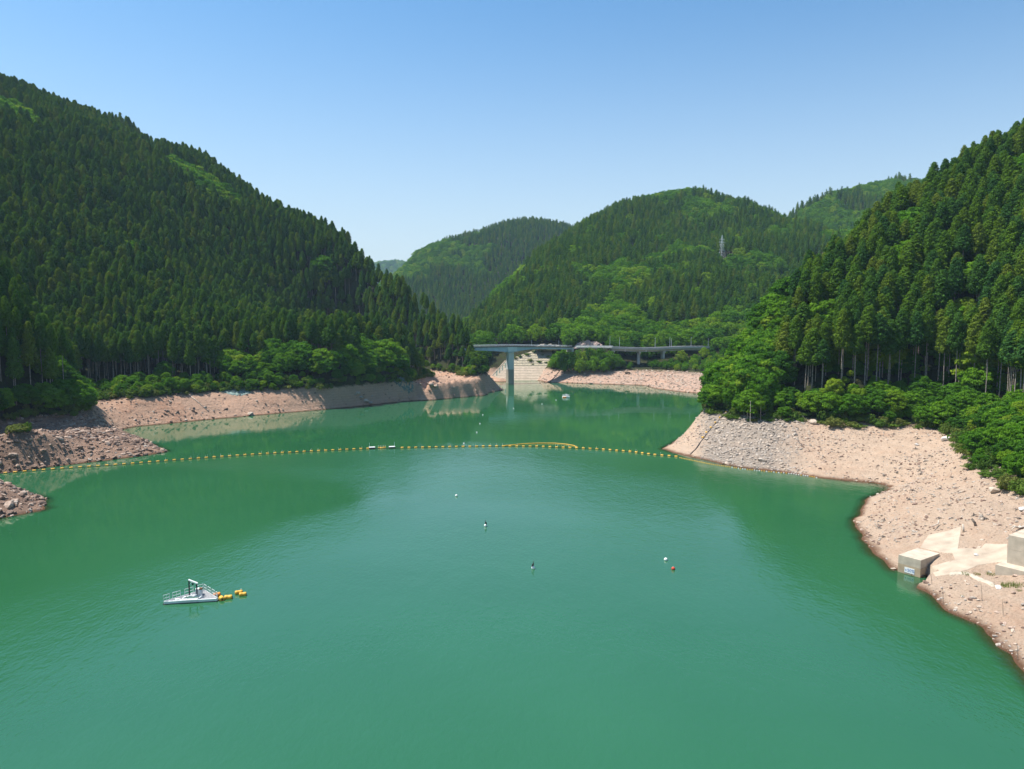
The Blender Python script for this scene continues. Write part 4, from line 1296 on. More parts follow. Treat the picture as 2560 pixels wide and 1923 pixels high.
# ------------------------------------------------------------------ draped sheets: netting and concrete aprons
def drape(name, land, poly_px, lo, hi, mat, lift, step, label, cat, kind=None, level=None):
    P = [ground_at(px, py, land, lo, hi)[:2] for px, py in poly_px]
    A = np.array(P)
    xs = np.arange(A[:, 0].min(), A[:, 0].max() + step, step); ys = np.arange(A[:, 1].min(), A[:, 1].max() + step, step)
    X, Y = np.meshgrid(xs, ys)
    ins = in_poly(X.ravel(), Y.ravel(), P).reshape(X.shape)
    Z = land.h(X, Y)
    # smooth the ground it lies on, keep it above
    Zs = Z.copy()
    for _ in range(6):
        Zp = np.pad(Zs, 1, mode='edge')
        Zs = (Zp[:-2, 1:-1] + Zp[2:, 1:-1] + Zp[1:-1, :-2] + Zp[1:-1, 2:] + Zp[1:-1, 1:-1]) / 5
    Z = np.maximum(Zs, Z) + lift
    mb = MB()
    ids = {}
    ny, nx = X.shape
    def vid(j, i):
        if (j, i) not in ids:
            ids[(j, i)] = len(mb.v); mb.v.append((float(X[j, i]), float(Y[j, i]), float(Z[j, i])))
        return ids[(j, i)]
    quads = [(j, i) for j in range(ny - 1) for i in range(nx - 1) if ins[j, i] and ins[j, i + 1] and ins[j + 1, i] and ins[j + 1, i + 1]]
    qs = set(quads)
    for j, i in quads: mb.f.append((vid(j, i), vid(j, i + 1), vid(j + 1, i + 1), vid(j + 1, i))); mb.m.append(0)
    # a skirt gives it thickness
    low = {}
    def lid(k, v):
        if k not in low:
            low[k] = len(mb.v); x_, y_, z_ = mb.v[v]; mb.v.append((x_, y_, z_ - 0.5))
        return low[k]
    for j, i in quads:
        for (dj, di), a, b_ in (((-1, 0), (j, i), (j, i + 1)), ((1, 0), (j + 1, i + 1), (j + 1, i)), ((0, -1), (j + 1, i), (j, i)), ((0, 1), (j, i + 1), (j + 1, i + 1))):
            if (j + dj, i + di) not in qs:
                va, vb = vid(*a), vid(*b_)
                mb.f.append((vb, va, lid(a, va), lid(b_, vb))); mb.m.append(0)
    o = mb.obj(name, mat, None, True)
    return tag(o, label, cat, None, kind)
drape('rockfall_net', left_land, [(540, 978), (572, 973), (632, 969), (628, 986), (606, 992), (575, 989)], 300, 360, M['net_teal'], 0.06, 0.5, 'teal grey netting pinned to the top of the bank', 'netting')
drape('rockfall_net', left_land, [(975, 951), (1032, 950), (1035, 975), (1012, 981), (995, 970)], 345, 400, M['netting'], 0.06, 0.5, 'dark grey netting sheet on the bank beside the pink outcrop', 'netting')
drape('concrete_apron', right_land, APRON, 80, 150, M['concrete_silt'], 0.05, 0.12, 'smooth pale concrete apron between the marked blocks', 'concrete apron')
drape('concrete_kerb', right_land, [(2372, 1436), (2420, 1434), (2480, 1455), (2492, 1468), (2480, 1470), (2420, 1442), (2372, 1444)], 80, 130, M['concrete'], 0.10, 0.2, 'curved concrete edging strip across the near slope', 'kerb')

# ------------------------------------------------------------------ marked concrete blocks
def lettering(body, size, mat, parent, loc, rot):
    cu = bpy.data.curves.new('lettering', 'FONT')
    cu.body = body; cu.size = size; cu.align_x = 'CENTER'; cu.align_y = 'CENTER'; cu.extrude = 0.004
    cu.materials.append(mat)
    tmp = bpy.data.objects.new('lettering source', cu)
    COL.objects.link(tmp)
    bpy.context.view_layer.update()
    me = bpy.data.meshes.new_from_object(tmp.evaluated_get(bpy.context.evaluated_depsgraph_get()))
    bpy.data.objects.remove(tmp)
    o = bpy.data.objects.new('lettering', me)
    COL.objects.link(o)
    o.parent = parent; o.location = loc; o.rotation_euler = rot
    return o
M['concrete_tan'] = plain('water stained tan concrete', (.46, .34, .23), .85, 0, .14, .8)
def marked_block(loc, rz, w, d, h, label, text=None, sx=0.0, sz=0.0, sw=1.55, sh=0.85, below=0.0, stained=False):
    e = empty('concrete_block', loc, rz)
    tag(e, label, 'concrete block', 'marked concrete blocks on the right bank')
    # front face looks to local -Y; lifts with a casting joint between
    mb = MB()
    z = -1.5 - below
    cuts = [z, h * 0.5, h]
    MB().box((0, d / 2, (cuts[0] + cuts[1]) / 2), (w, d, cuts[1] - cuts[0])).obj('block_base', M['concrete_tan' if stained else 'concrete'], e)
    mb.box((0, d / 2 + 0.012, (cuts[1] + cuts[2]) / 2 + 0.012), (w - 0.024, d - 0.024, cuts[2] - cuts[1] - 0.024))
    mb.obj('block_body', M['concrete'], e)
    if text:
        p = MB().box((sx, -0.02, sz), (sw, 0.04, sh)).obj('sign_plate', M['white'], e)
        lettering(text, sh * 0.78, M['blue'], p, (sx + sw * 0.14, -0.046, sz), (math.pi / 2, 0, 0))
        tx, s_ = sx - sw * 0.36, sh * 0.17
        MB().add([(tx - s_, -0.045, sz + s_ * .3), (tx + s_, -0.045, sz + s_ * .3), (tx, -0.045, sz - s_ * 1.3), (tx - s_, -0.041, sz + s_ * .3), (tx + s_, -0.041, sz + s_ * .3), (tx, -0.041, sz - s_ * 1.3)], [(0, 2, 1), (3, 4, 5), (0, 1, 4, 3), (1, 2, 5, 4), (2, 0, 3, 5)]).obj('level_mark', M['blue'], p)
    return e
BRZ = math.radians(-55.0)
c0 = (on_level(2244, 1429) + on_level(2300, 1444.5)) / 2
marked_block(tuple(c0), BRZ, 3.5, 6.0, 2.75, 'concrete block standing in the water with a white 50% sign', '50%', 0.10, 0.66, stained=True)

pl = at_depth(2486, 1453, 106.0)
ux, uy = math.cos(BRZ), math.sin(BRZ)
low_c = pl + np.array([ux * 2.4, uy * 2.4, 0])
top70 = pl[2] + 2.5
marked_block(tuple(low_c), BRZ, 4.8, 6.0, 2.5, 'low plain concrete block in front of the block marked 70%')
vx, vy = -uy, ux
tall_c = pl + np.array([vx * 2.3 + ux * 3.2, vy * 2.3 + uy * 3.2, 2.5])
marked_block((tall_c[0], tall_c[1], top70), BRZ, 5.2, 6.0, 4.2, 'tall concrete block with a white 70% sign above the low block', '70%', 0.55, 1.75, 1.75, 0.95, 1.0)

# ------------------------------------------------------------------ floating boom
def resample(line, step):
    L = np.array(line)
    seg = np.linalg.norm(np.diff(L, axis=0), axis=1)
    s = np.concatenate([[0], np.cumsum(seg)])
    t = np.arange(0, s[-1], step)
    return np.stack([np.interp(t, s, L[:, k]) for k in range(3)], 1)
bp = resample(boom_line, 2.12)
tag(MB().tube([p + (0, 0, 0.02) for p in resample(boom_line, 4.0)], 0.10, 5).obj('boom_cable', M['black']), 'dark cable holding the yellow floats in line across the lake', 'cable')
def float_mesh():
    mb = MB()
    n = 10
    prof = [(-.44, .17), (-.40, .24), (-.26, .26), (0, .25), (.26, .26), (.40, .24), (.44, .17)]
    mb.tube([(x, 0, 0.12) for x, _ in prof], [q for _, q in prof], n)
    return mb.mesh('float_body', M['yellow'], True)
FM = float_mesh()
PM = [MB().tube([(0, 0, .3), (0, 0, 1.0 - .2 * i)], .035, 5).mesh('prong', M['yellow'] if i else M['white']) for i in range(2)]
white_px = (930, 980)
rb = np.random.default_rng(5)
info = []
for i, p in enumerate(bp):
    px, py, f = project(*p)
    if px < -5: continue
    if any(abs(px - w) < 9 for w in white_px): continue
    info.append((px, p, i))
mid_i = sum(1 for q in info if q[0] < 930)
def make_float(p, a, prongs, tilt, label, group, s=1.0):
    e = empty('boom_float', tuple(p), a)
    e.rotation_euler = (tilt, rb.uniform(-.06, .06), a + rb.uniform(-.15, .15))
    e.scale = (s, s, s)
    tag(e, label, 'float', group)
    obj_from('float_body', FM, e)
    for k in range(prongs):
        c = obj_from('prong', PM[int(rb.integers(2))], e)
        c.location = ((-.25, .28)[k], 0, 0)
        c.rotation_euler = (rb.uniform(-.35, .35), rb.uniform(-.3, .3), 0)
for n_, (px, p, i) in enumerate(info):
    t = bp[min(i + 1, len(bp) - 1)] - bp[max(i - 1, 0)]
    a = math.atan2(t[1], t[0])
    prongs = 0 if rb.random() < (0.75 if px < 200 or px > 1600 else 0.35) else (2 if rb.random() < .6 else 1)
    pr = ['smooth yellow boom float', 'yellow boom float with one upright prong', 'yellow boom float with two upright prongs'][prongs]
    if px < 955: lb = f'{pr}, {ordinal(mid_i - n_)} from the white platforms toward the dark spit'
    else: lb = f'{pr}, {ordinal(n_ - mid_i + 1)} from the white platforms toward the rocky point'
    make_float(p, a, prongs, rb.uniform(-.12, .12), lb, 'yellow floats of the boom across the lake')
# two white work platforms in the line
for px, py, lb in ((930, 1122, 'small white platform with mast in the boom, nearer the dark spit'), (980, 1120.5, 'small white platform with mast in the boom, nearer the rocky point')):
    c = on_level(px, py)
    e = empty('float_platform', tuple(c), 0.25)
    tag(e, lb, 'platform', 'white platforms in the boom')
    MB().box((0, 0, .12), (1.75, 1.1, .5), 0, 0, 1.08).obj('hull', M['maroon'], e)
    MB().box((0, 0, .46), (1.85, 1.2, .18)).obj('deck', M['white'], e)
    sx = -.75 if px < 950 else .75
    MB().tube([(sx, 0, .5), (sx, 0, 1.9)], .05, 6).obj('mast', M['white'], e)
for px, py, lb in ((949, 1120.5, 'yellow float under a white hoop between the white platforms, nearer the spit'), (961, 1120, 'yellow float under a white hoop between the white platforms, nearer the point')):
    c = on_level(px, py)
    e = empty('hoop_float', tuple(c), 0.2)
    tag(e, lb, 'float', 'hooped floats between the white platforms')
    obj_from('float_body', FM, e)
    MB().tube([(-.5, 0, .2), (-.38, 0, .75), (0, 0, .95), (.38, 0, .75), (.5, 0, .2)], .05, 6).obj('hoop', M['white'], e)
# floating hose that bows out behind the boom
hp = [on_level(*p) for p in [(1258, 1115.5), (1285, 1113), (1310, 1110.5), (1345, 1109), (1385, 1109), (1415, 1111.5), (1435, 1115), (1443, 1119.5)]]
tag(MB().tube([p + (0, 0, .12) for p in resample(hp, 1.5)], .13, 8).obj('floating_hose', M['yellow'], None, True), 'yellow floating hose bowed out behind the boom', 'hose')
# string of small floats along the rubble shore
sp_px = [(1700, 1145), (1777, 1161), (1856, 1173), (1944, 1182), (2002, 1187), (2043, 1195)]
sl = []
for px, py in sp_px:
    q = on_level(px, py); sl.append(q)
sp = resample(sl, 0.62)
for p in sp:                                    # keep afloat just off the shore
    k = 0
    while float(right_land.h(p[0], p[1])) > -0.12 and k < 60:
        p[0] -= .06; p[1] -= .12; k += 1
sm = MB(); sm.tube([(-.15, 0, .05), (-.12, 0, .05), (.12, 0, .05), (.15, 0, .05)], [.07, .13, .13, .07], 8)
SFM = [sm.mesh('small_float', M['yellow'], True), None]
sm2 = MB(); sm2.tube([(-.15, 0, .05), (-.12, 0, .05), (.12, 0, .05), (.15, 0, .05)], [.07, .13, .13, .07], 8)
SFM[1] = sm2.mesh('small_float', M['buoy_white'], True)
for i, p in enumerate(sp):
    t = sp[min(i + 1, len(sp) - 1)] - sp[max(i - 1, 0)]
    wh = 28 < i < 75 and rb.random() < .5
    o = obj_from('small_float', SFM[1 if wh else 0])
    o.location = p; o.rotation_euler = (0, 0, math.atan2(t[1], t[0]) + rb.uniform(-.2, .2))
    tag(o, f'small {"white" if wh else "yellow"} float in the string along the rubble shore, {ordinal(i % 100 + 1) if i < 99 else "hundred and " + ordinal(i - 99)} from the point', 'float', 'small floats along the rubble shore')
tag(MB().tube([p + (0, 0, .02) for p in sp], .03, 4).obj('float_rope', M['dark']), 'thin rope of the small floats along the rubble shore', 'rope')
# floats stranded on the slope with their rope
rope = []
for i, (px, py) in enumerate([(1815, 1034), (1799, 1047), (1788, 1059), (1777, 1072), (1766, 1084), (1757, 1096)]):
    b0 = ground_at(px, py, right_land, 205, 262)
    e = empty('boom_float', tuple(b0 + (0, 0, .12)), 1.0 + .2 * i)
    tag(e, f'yellow boom float stranded on the stony point, {ordinal(i + 1)} down from the trees', 'float', 'floats stranded on the stony point')
    obj_from('float_body', FM, e)
    rope.append(b0 + (0.3, -.2, .12))
for px, py in [(1748, 1110), (1738, 1124), (1724, 1138)]:
    rope.append(ground_at(px, py, right_land, 205, 262) + (0.2, 0, .12))
tag(MB().tube(rope, .14, 5).obj('slope_cable', M['black']), 'dark cable running down the stony point to the boom', 'cable')

# ------------------------------------------------------------------ buoys and cormorants
def ball(r, mat, name, parent=None, flat=1.0):
    mb = MB()
    n, m_ = 14, 9
    prof = [(-math.cos(math.pi * k / (m_ - 1))) for k in range(m_)]
    mb.tube([(0, 0, r * c * flat) for c in prof], [max(r * math.sqrt(max(0, 1 - c * c)), .01) for c in prof], n)
    return mb.obj(name, mat, parent, True)
def buoy(px, py, r, mat, label):
    c = on_level(px, py)
    e = empty('buoy', (c[0], c[1], r * .45))
    tag(e, label, 'buoy', 'round mooring buoys on the lake')
    ball(r, M[mat], 'buoy_ball', e)
    MB().tube([(0, 0, r * .9), (0, 0, r * 1.25)], [.05, .04], 6).obj('eye_bolt', M['galv'], e)
    return c
def cormorant(c, z, rz, label):
    e = MB()
    path = [(-.34, 0, -.02), (-.22, 0, .08), (-.10, 0, .20), (.0, 0, .34), (.05, 0, .47), (.05, 0, .58), (.03, 0, .68), (.07, 0, .75), (.14, 0, .765), (.24, 0, .765)]
    rad = [.03, .07, .13, .145, .10, .055, .045, .055, .035, .010]
    e.tube(path, rad, 10)
    for s in (-1, 1):
        e.tube([(.02, s * .13, .40), (-.10, s * .15, .24), (-.30, s * .07, .02)], [.03, .055, .015], 6)
        e.tube([(.02, s * .05, .22), (.03, s * .05, .0)], [.03, .02], 5)
    o = e.obj('cormorant', M['feather'], None, True)
    o.location = (c[0], c[1], z); o.rotation_euler = (0, 0, rz)
    tag(o, label, 'bird', 'cormorants perched on buoys')
buoy(1141, 1241, .31, 'buoy_white', 'white buoy with pinkish top out beyond the two with birds')
for px, py, lb, lc, rz in ((1214, 1316, 'white buoy carrying a cormorant, farther out of the two', 'black cormorant on the farther white buoy', 2.2), (1333, 1422, 'white buoy carrying a cormorant, closer of the two', 'black cormorant on the closer white buoy', 0.6)):
    c = buoy(px, py, .31, 'buoy_white', lb)
    cormorant(c, .31 * 1.40, rz, lc)
buoy(1664.5, 1401, .31, 'buoy_white', 'plain white buoy beside the red one')
buoy(1683, 1424, .31, 'red', 'red buoy beside the plain white one')
for px, py, lb in [(1207, 1038, 'small white buoy beyond the boom, third from the boom in the slanting line'), (1200, 1060, 'small white buoy beyond the boom, second from it in the slanting line'), (1192, 1082, 'small white buoy just beyond the boom'), (1284, 1022, 'small white buoy in the middle water right of the tall pier'), (1355, 1011, 'tiny white buoy midway to the white raft'), (1390, 1001, 'tiny white buoy beside the white raft'), (1160, 1110, 'tiny white buoy floating close behind the boom')]:
    buoy(px, py, .26, 'buoy_white', lb)

# ------------------------------------------------------------------ raft with winch frame
def raft():
    A, B, C = np.array([0.0, 0, 0]), np.array([7.65, 1.25, 0]), np.array([4.0, 4.9, 0])
    org = on_level(401, 1512)
    e = empty('work_raft', (org[0] + .15, org[1], 0), 0.0)
    tag(e, 'triangular white work raft with winch frame and handrails on the near water', 'raft')
    zt, zb = .34, .02
    hole = [np.array(p) for p in [(2.45, 0.85), (4.75, 1.15), (4.95, 2.05), (2.75, 1.9)]]
    ctr = (A + B + C) / 3
    tri = [A, B, C]
    # flat ends on the corners
    poly = []
    for i in range(3):
        p, a, b_ = tri[i], tri[i - 1], tri[(i + 1) % 3]
        poly += [p + (a - p) / np.linalg.norm(a - p) * .35, p + (b_ - p) / np.linalg.norm(b_ - p) * .35]
    mb = MB()
    n = 6
    vs = [(p[0], p[1], zb) for p in poly] + [(p[0], p[1], zt) for p in poly]
    mb.add(vs, [(i, (i + 1) % n, n + (i + 1) % n, n + i) for i in range(n)] + [tuple(range(n - 1, -1, -1))])
    mb.obj('hull', M['white'], e)
    # black tube standing in for the shaded gap beneath the hull
    MB().tube([(p[0] + (p[0] - ctr[0]) * .015, p[1] + (p[1] - ctr[1]) * .015, -.02) for p in poly + poly[:1]], .12, 6).obj('hull_gap_shade', M['black'], e)
    # deck laid as strips around the well: four quads from outer edge to hole
    mb = MB()
    ho = [np.array([h[0], h[1], 0]) for h in hole]
    outer = [poly[1], poly[2], poly[3], poly[4], poly[5], poly[0]]
    # join each outer edge with the nearest hole corner
    H4 = [ho[0], ho[1], ho[2], ho[3]]
    vs = [(p[0], p[1], zt + .004) for p in outer] + [(h[0], h[1], zt + .004) for h in H4]
    mb.add(vs, [(0, 1, 7, 6), (1, 2, 7), (2, 3, 8, 7), (3, 4, 9, 8), (4, 5, 9), (5, 0, 6, 9)])
    mb.obj('deck_grating', M['grating'], e)
    # pale edging
    rim = [(p[0] - (p[0] - ctr[0]) * .02, p[1] - (p[1] - ctr[1]) * .02, zt + .05) for p in poly + poly[:1]]
    MB().tube(rim, .075, 5).obj('deck_edging', M['white'], e)
    # deck planks showing as ribs
    for k in range(5):
        t = (k + .5) / 5
        a_ = A + (C - A) * t * .86 + np.array([.45, .05, 0]); b_ = A + (C - A) * t * .86 + np.array([1.3, -.05, 0]) * (1 - .2 * t)
        MB().tube([(a_[0], a_[1], zt + .02), (b_[0], b_[1], zt + .02)], .05, 5).obj('deck_rib', M['galv'], e)
    # white coaming round the open well, water showing inside
    w = MB()
    for i in range(4):
        p, q_ = ho[i], ho[(i + 1) % 4]
        m_ = (p + q_) / 2; L = np.linalg.norm(q_ - p)
        w.box((m_[0], m_[1], zt + .08), (L + .14, .12, .26), math.atan2(q_[1] - p[1], q_[0] - p[0]))
    w.obj('well_coaming', M['white'], e)
    MB().add([(h[0], h[1], zt + .03) for h in H4], [(0, 1, 2, 3)]).obj('well_water', M['water'], e)
    for k in (.33, .66):
        p, q_ = ho[0] + (ho[1] - ho[0]) * k, ho[3] + (ho[2] - ho[3]) * k
        MB().tube([(p[0], p[1], zt + .42), (q_[0], q_[1], zt + .42)], .045, 5).obj('well_bar', M['white'], e)
    # front white cabinet plates
    MB().box((3.55, .62, zt + .09), (2.5, .35, .16), .16).obj('locker', M['white'], e)
    MB().box((1.95, .62, zt + .14), (.55, .35, .26), .16).obj('locker', M['white'], e)
    # portal frame
    fr_ = empty('winch_frame', (0, 0, 0)); fr_.parent = e
    p0, p1 = np.array([2.95, 2.35, zt]), np.array([4.15, 2.1, zt])
    for i, (p, h) in enumerate(((p0, 2.35), (p1, 1.95))):
        MB().box((p[0], p[1], zt + h / 2), (.15, .15, h)).obj('post', M['dark'], fr_)
    MB().tube([(p0[0] - .05, p0[1], zt + 2.42), (p1[0] + .15, p1[1] - .0, zt + 1.98)], .13, 8).obj('beam', M['white'], fr_)
    MB().tube([(p0[0] + .05, p0[1], zt + 1.7), (p0[0] + .5, p0[1] - .08, zt + 2.2)], .04, 5).obj('brace', M['galv'], fr_)
    MB().box((3.55, 2.2, zt + 1.85), (.18, .18, .25)).obj('chain_hoist', M['black'], fr_)
    # cabinet and winch
    MB().box((4.05, 3.0, zt + .47), (.95, .7, .92), .2, 0, .9).obj('cabinet', M['white'], e)
    MB().tube([(4.55, 2.5, zt + .15), (4.55, 2.5, zt + .65), (4.55, 2.5, zt + .95)], [.22, .18, .08], 8).obj('winch', M['galv'], e)
    MB().tube([(4.35, 2.5, zt + 1.05), (4.75, 2.55, zt + 1.05)], .17, 10).obj('winch_drum', plain('rusty brown steel', (.20, .09, .04), .8), e)
    # handrails in short lengths
    def rail(p, q_):
        p, q_ = np.array([*p, zt]), np.array([*q_, zt])
        mb = MB()
        for s in (p, q_): mb.tube([s, s + (0, 0, .95)], .035, 5)
        mb.tube([(p + q_) / 2 + (0, 0, .0), (p + q_) / 2 + (0, 0, .95)], .025, 5)
        for h in (.5, .95): mb.tube([p + (0, 0, h), q_ + (0, 0, h)], .035, 5)
        mb.obj('handrail', M['galv'], e)
    for a_, b_ in ((.03, .17), (.24, .42), (.52, .72), (.82, .96)):
        p, q_ = A + (C - A) * a_ , A + (C - A) * b_
        rail((p[0] + .12, p[1] - .02), (q_[0] + .12, q_[1] - .02))
    for a_, b_ in ((.06, .22), (.32, .52), (.60, .78), (.86, .95)):
        p, q_ = C + (B - C) * a_, C + (B - C) * b_
        rail((p[0] - .1, p[1] - .05), (q_[0] - .1, q_[1] - .05))
raft()

def drum(px, py, L, r, rz, mat, label, z=.18):
    c = on_level(px, py)
    mb = MB()
    prof = [(-L / 2, r * .75), (-L / 2 + .06, r), (-L * .18, r), (-L * .14, r * .94), (L * .14, r * .94), (L * .18, r), (L / 2 - .06, r), (L / 2, r * .75)]
    mb.tube([(x_, 0, z) for x_, _ in prof], [q_ for _, q_ in prof], 14)
    e = empty('float_drum', tuple(c), rz)
    tag(e, label, 'float', 'orange drum floats trailing from the raft')
    mb.obj('drum_body', M[mat], e, True)
    MB().tube([(L / 2 - .03, 0, z), (L / 2 + .06, 0, z)], r * .35, 10).obj('drum_cap', M['maroon'], e)
drum(542, 1491.5, 1.0, .34, .5, 'orange', 'reddish orange drum float tied to the corner of the raft', .25)
drum(554, 1500, .85, .36, -1.0, 'yellow', 'yellow drum float end on, next after the reddish drum')
drum(571, 1496.5, 1.05, .34, .2, 'yellow', 'yellow drum float lying broadside behind the end-on drum')
drum(597, 1484, 1.05, .30, .5, 'yellow', 'far yellow drum of the crossed pair trailing last from the raft')
drum(607, 1489, 1.0, .30, .35, 'yellow', 'closer yellow drum of the crossed pair trailing last from the raft')
c = on_level(603, 1483)
tag(MB().tube([(c[0], c[1], -.1), (c[0], c[1], .7)], .04, 6).obj('marker_pole', M['white']), 'thin white marker pole beside the crossed drums', 'pole')

# far white raft
c = on_level(1415, 993.5)
e = empty('far_raft', tuple(c), 0.1)
tag(e, 'small white raft with railings and orange floats far out by the bridge', 'raft')
e.scale = (.8, .8, .8)
MB().box((0, 0, .35), (4.6, 2.6, .7)).obj('hull', M['white'], e)
for sx, sy in ((-1.9, -1.25), (-.7, -1.3)):
    MB().tube([(sx - .5, sy - .25, .2), (sx + .5, sy - .25, .2)], .38, 9).obj('float', M['orange'], e)
mb = MB()
for x_ in np.linspace(-2.2, 2.2, 6):
    for y_ in (-1.2, 1.2): mb.tube([(x_, y_, .7), (x_, y_, 1.8)], .05, 5)
for y_ in (-1.2, 1.2):
    for h in (1.25, 1.8): mb.tube([(-2.2, y_, h), (2.2, y_, h)], .05, 5)
mb.obj('railing', M['white'], e)
MB().box((.4, .2, 1.25), (1.1, .9, 1.1), .1, 0, .92).obj('cabin', M['galv'], e)
MB().tube([(-.6, .2, .7), (-.6, .2, 2.3), (.6, .2, 2.3), (.6, .2, .7)], .07, 6).obj('frame', M['white'], e)

# ------------------------------------------------------------------ bridge
def bline_y(x): return 468 + 0.27 * (x + 2.5)
def bridge():
    e = empty('girder_bridge', (-2.5, 468, 0), math.atan(0.52))
    tag(e, 'blue grey steel girder bridge on one tall concrete pier', 'bridge')
    # local x runs along the deck; pier at x = 0
    top = lambda x: 23.6 - 0.028 * max(x, 0)
    def bot(x):
        if x < -1.5: return top(x) - 2.1 - 1.5 * max(0, 1 + x / 26) ** 1.2
        return top(x) - 1.55 - 2.0 * max(0, 1 - (x - 3) / 16) ** 1.6
    xs = np.linspace(-33, 46, 60)
    for y_ in (-2.6, 2.6):
        mb = MB()
        for a, b_ in zip(xs[:-1], xs[1:]):
            vs = []
            for x_ in (a, b_):
                for dy in (-.2, .2): vs += [(x_, y_ + dy, bot(x_)), (x_, y_ + dy, top(x_) - .45)]
            mb.add(vs, [(0, 1, 5, 4), (2, 6, 7, 3), (0, 4, 6, 2), (1, 3, 7, 5)])
        mb.obj('girder', M['steel_blue'], e)
    sf = MB()
    for x_ in np.arange(-32, 46, 3.0):
        sf.box((x_, -2.86, (top(x_) - .5 + bot(x_)) / 2), (.18, .10, top(x_) - .55 - bot(x_)))
    o = sf.obj('stiffener', M['steel_blue'], e); o['kind'] = 'stuff'
    fl = MB()
    for a, b_ in zip(xs[:-1], xs[1:]):
        for y_ in (-2.6, 2.6):
            vs = []
            for x_ in (a, b_):
                for dy in (-.42, .42): vs += [(x_, y_ + dy, bot(x_) - .10), (x_, y_ + dy, bot(x_) - .003)]
            fl.add(vs, [(0, 1, 5, 4), (2, 6, 7, 3), (0, 4, 6, 2), (1, 3, 7, 5)])
    fl.obj('bottom_flange', M['steel_blue'], e)
    mb = MB()
    for a, b_ in ((-33, 0), (0, 23), (23, 46)):
        za, zb_ = top(a), top(b_)
        vs = [(x_, y_, z_ + d) for x_, z_ in ((a, za), (b_, zb_)) for y_ in (-3.4, 3.4) for d in (-.42, 0)]
        mb.add(vs, [(0, 1, 5, 4), (2, 6, 7, 3), (0, 4, 6, 2), (1, 3, 7, 5), (0, 2, 3, 1), (4, 5, 7, 6)])
    mb.obj('deck', M['dark'], e)
    for y_ in (-3.3, 3.3):
        mb = MB()
        for x_ in np.arange(-32.5, 46, 2.0): mb.tube([(x_, y_, top(x_)), (x_, y_, top(x_) + .95)], .05, 4)
        for h in (.45, .95): mb.tube([(x_, y_, top(x_) + h) for x_ in (-32.5, 0, 45.5)], .06, 4)
        mb.obj('railing', M['galv'], e)
    # pier head and shaft
    MB().box((1.6, 0, 21.6), (6.6, 6.2, 3.0)).obj('pier_head', M['steel_pale'], e)
    pr = MB()
    W, D, ch = 3.9, 3.4, .25
    prof = [(-W / 2 + ch, -D / 2), (W / 2, -D / 2), (W / 2, D / 2), (-W / 2 + ch, D / 2), (-W / 2, D / 2 - ch), (-W / 2, -D / 2 + ch)]
    lev = [-8, 9.2, 9.22, 20.1]
    n = len(prof)
    vs = [(1.4 + x_ * (1.0 if z_ > 9.21 else 1.015), y_ * (1.0 if z_ > 9.21 else 1.015), z_) for z_ in lev for x_, y_ in prof]
    pr.add(vs, [(k * n + i, k * n + (i + 1) % n, (k + 1) * n + (i + 1) % n, (k + 1) * n + i) for k in range(len(lev) - 1) for i in range(n)] + [tuple(range(n - 1, -1, -1)), tuple(3 * n + i for i in range(n))])
    pr.obj('pier_shaft', M['pier'], e)
    MB().box((46.2, 0, 20.4), (1.6, 6.5, 3.0)).obj('bearing_block', M['concrete_grey'], e)
m, nt, out = new_mat('tide marked pier concrete')
p = N(nt, 'BsdfPrincipled', Roughness=.85)
g = nt.nodes.new('ShaderNodeNewGeometry'); sp_ = nt.nodes.new('ShaderNodeSeparateXYZ')
nt.links.new(g.outputs['Position'], sp_.inputs[0])
nz = N(nt, 'TexNoise', Scale=.9, Detail=5.0); nt.links.new(g.outputs['Position'], nz.inputs['Vector'])
cr = ramp(nt, [(0.0, (.44, .37, .29)), (.40, (.34, .30, .25)), (.445, (.32, .29, .25)), (.46, (.55, .55, .54)), (1.0, (.62, .62, .61))])
zz = mathn(nt, 'DIVIDE', mathn(nt, 'ADD', sp_.outputs['Z'], mathn(nt, 'MULTIPLY', nz.outputs[0], .5)), 20.0)
nt.links.new(zz, cr.inputs[0])
nt.links.new(cr.outputs[0], p.inputs['Base Color']); nt.links.new(p.outputs[0], out.inputs[0])
M['pier'] = m
bridge()

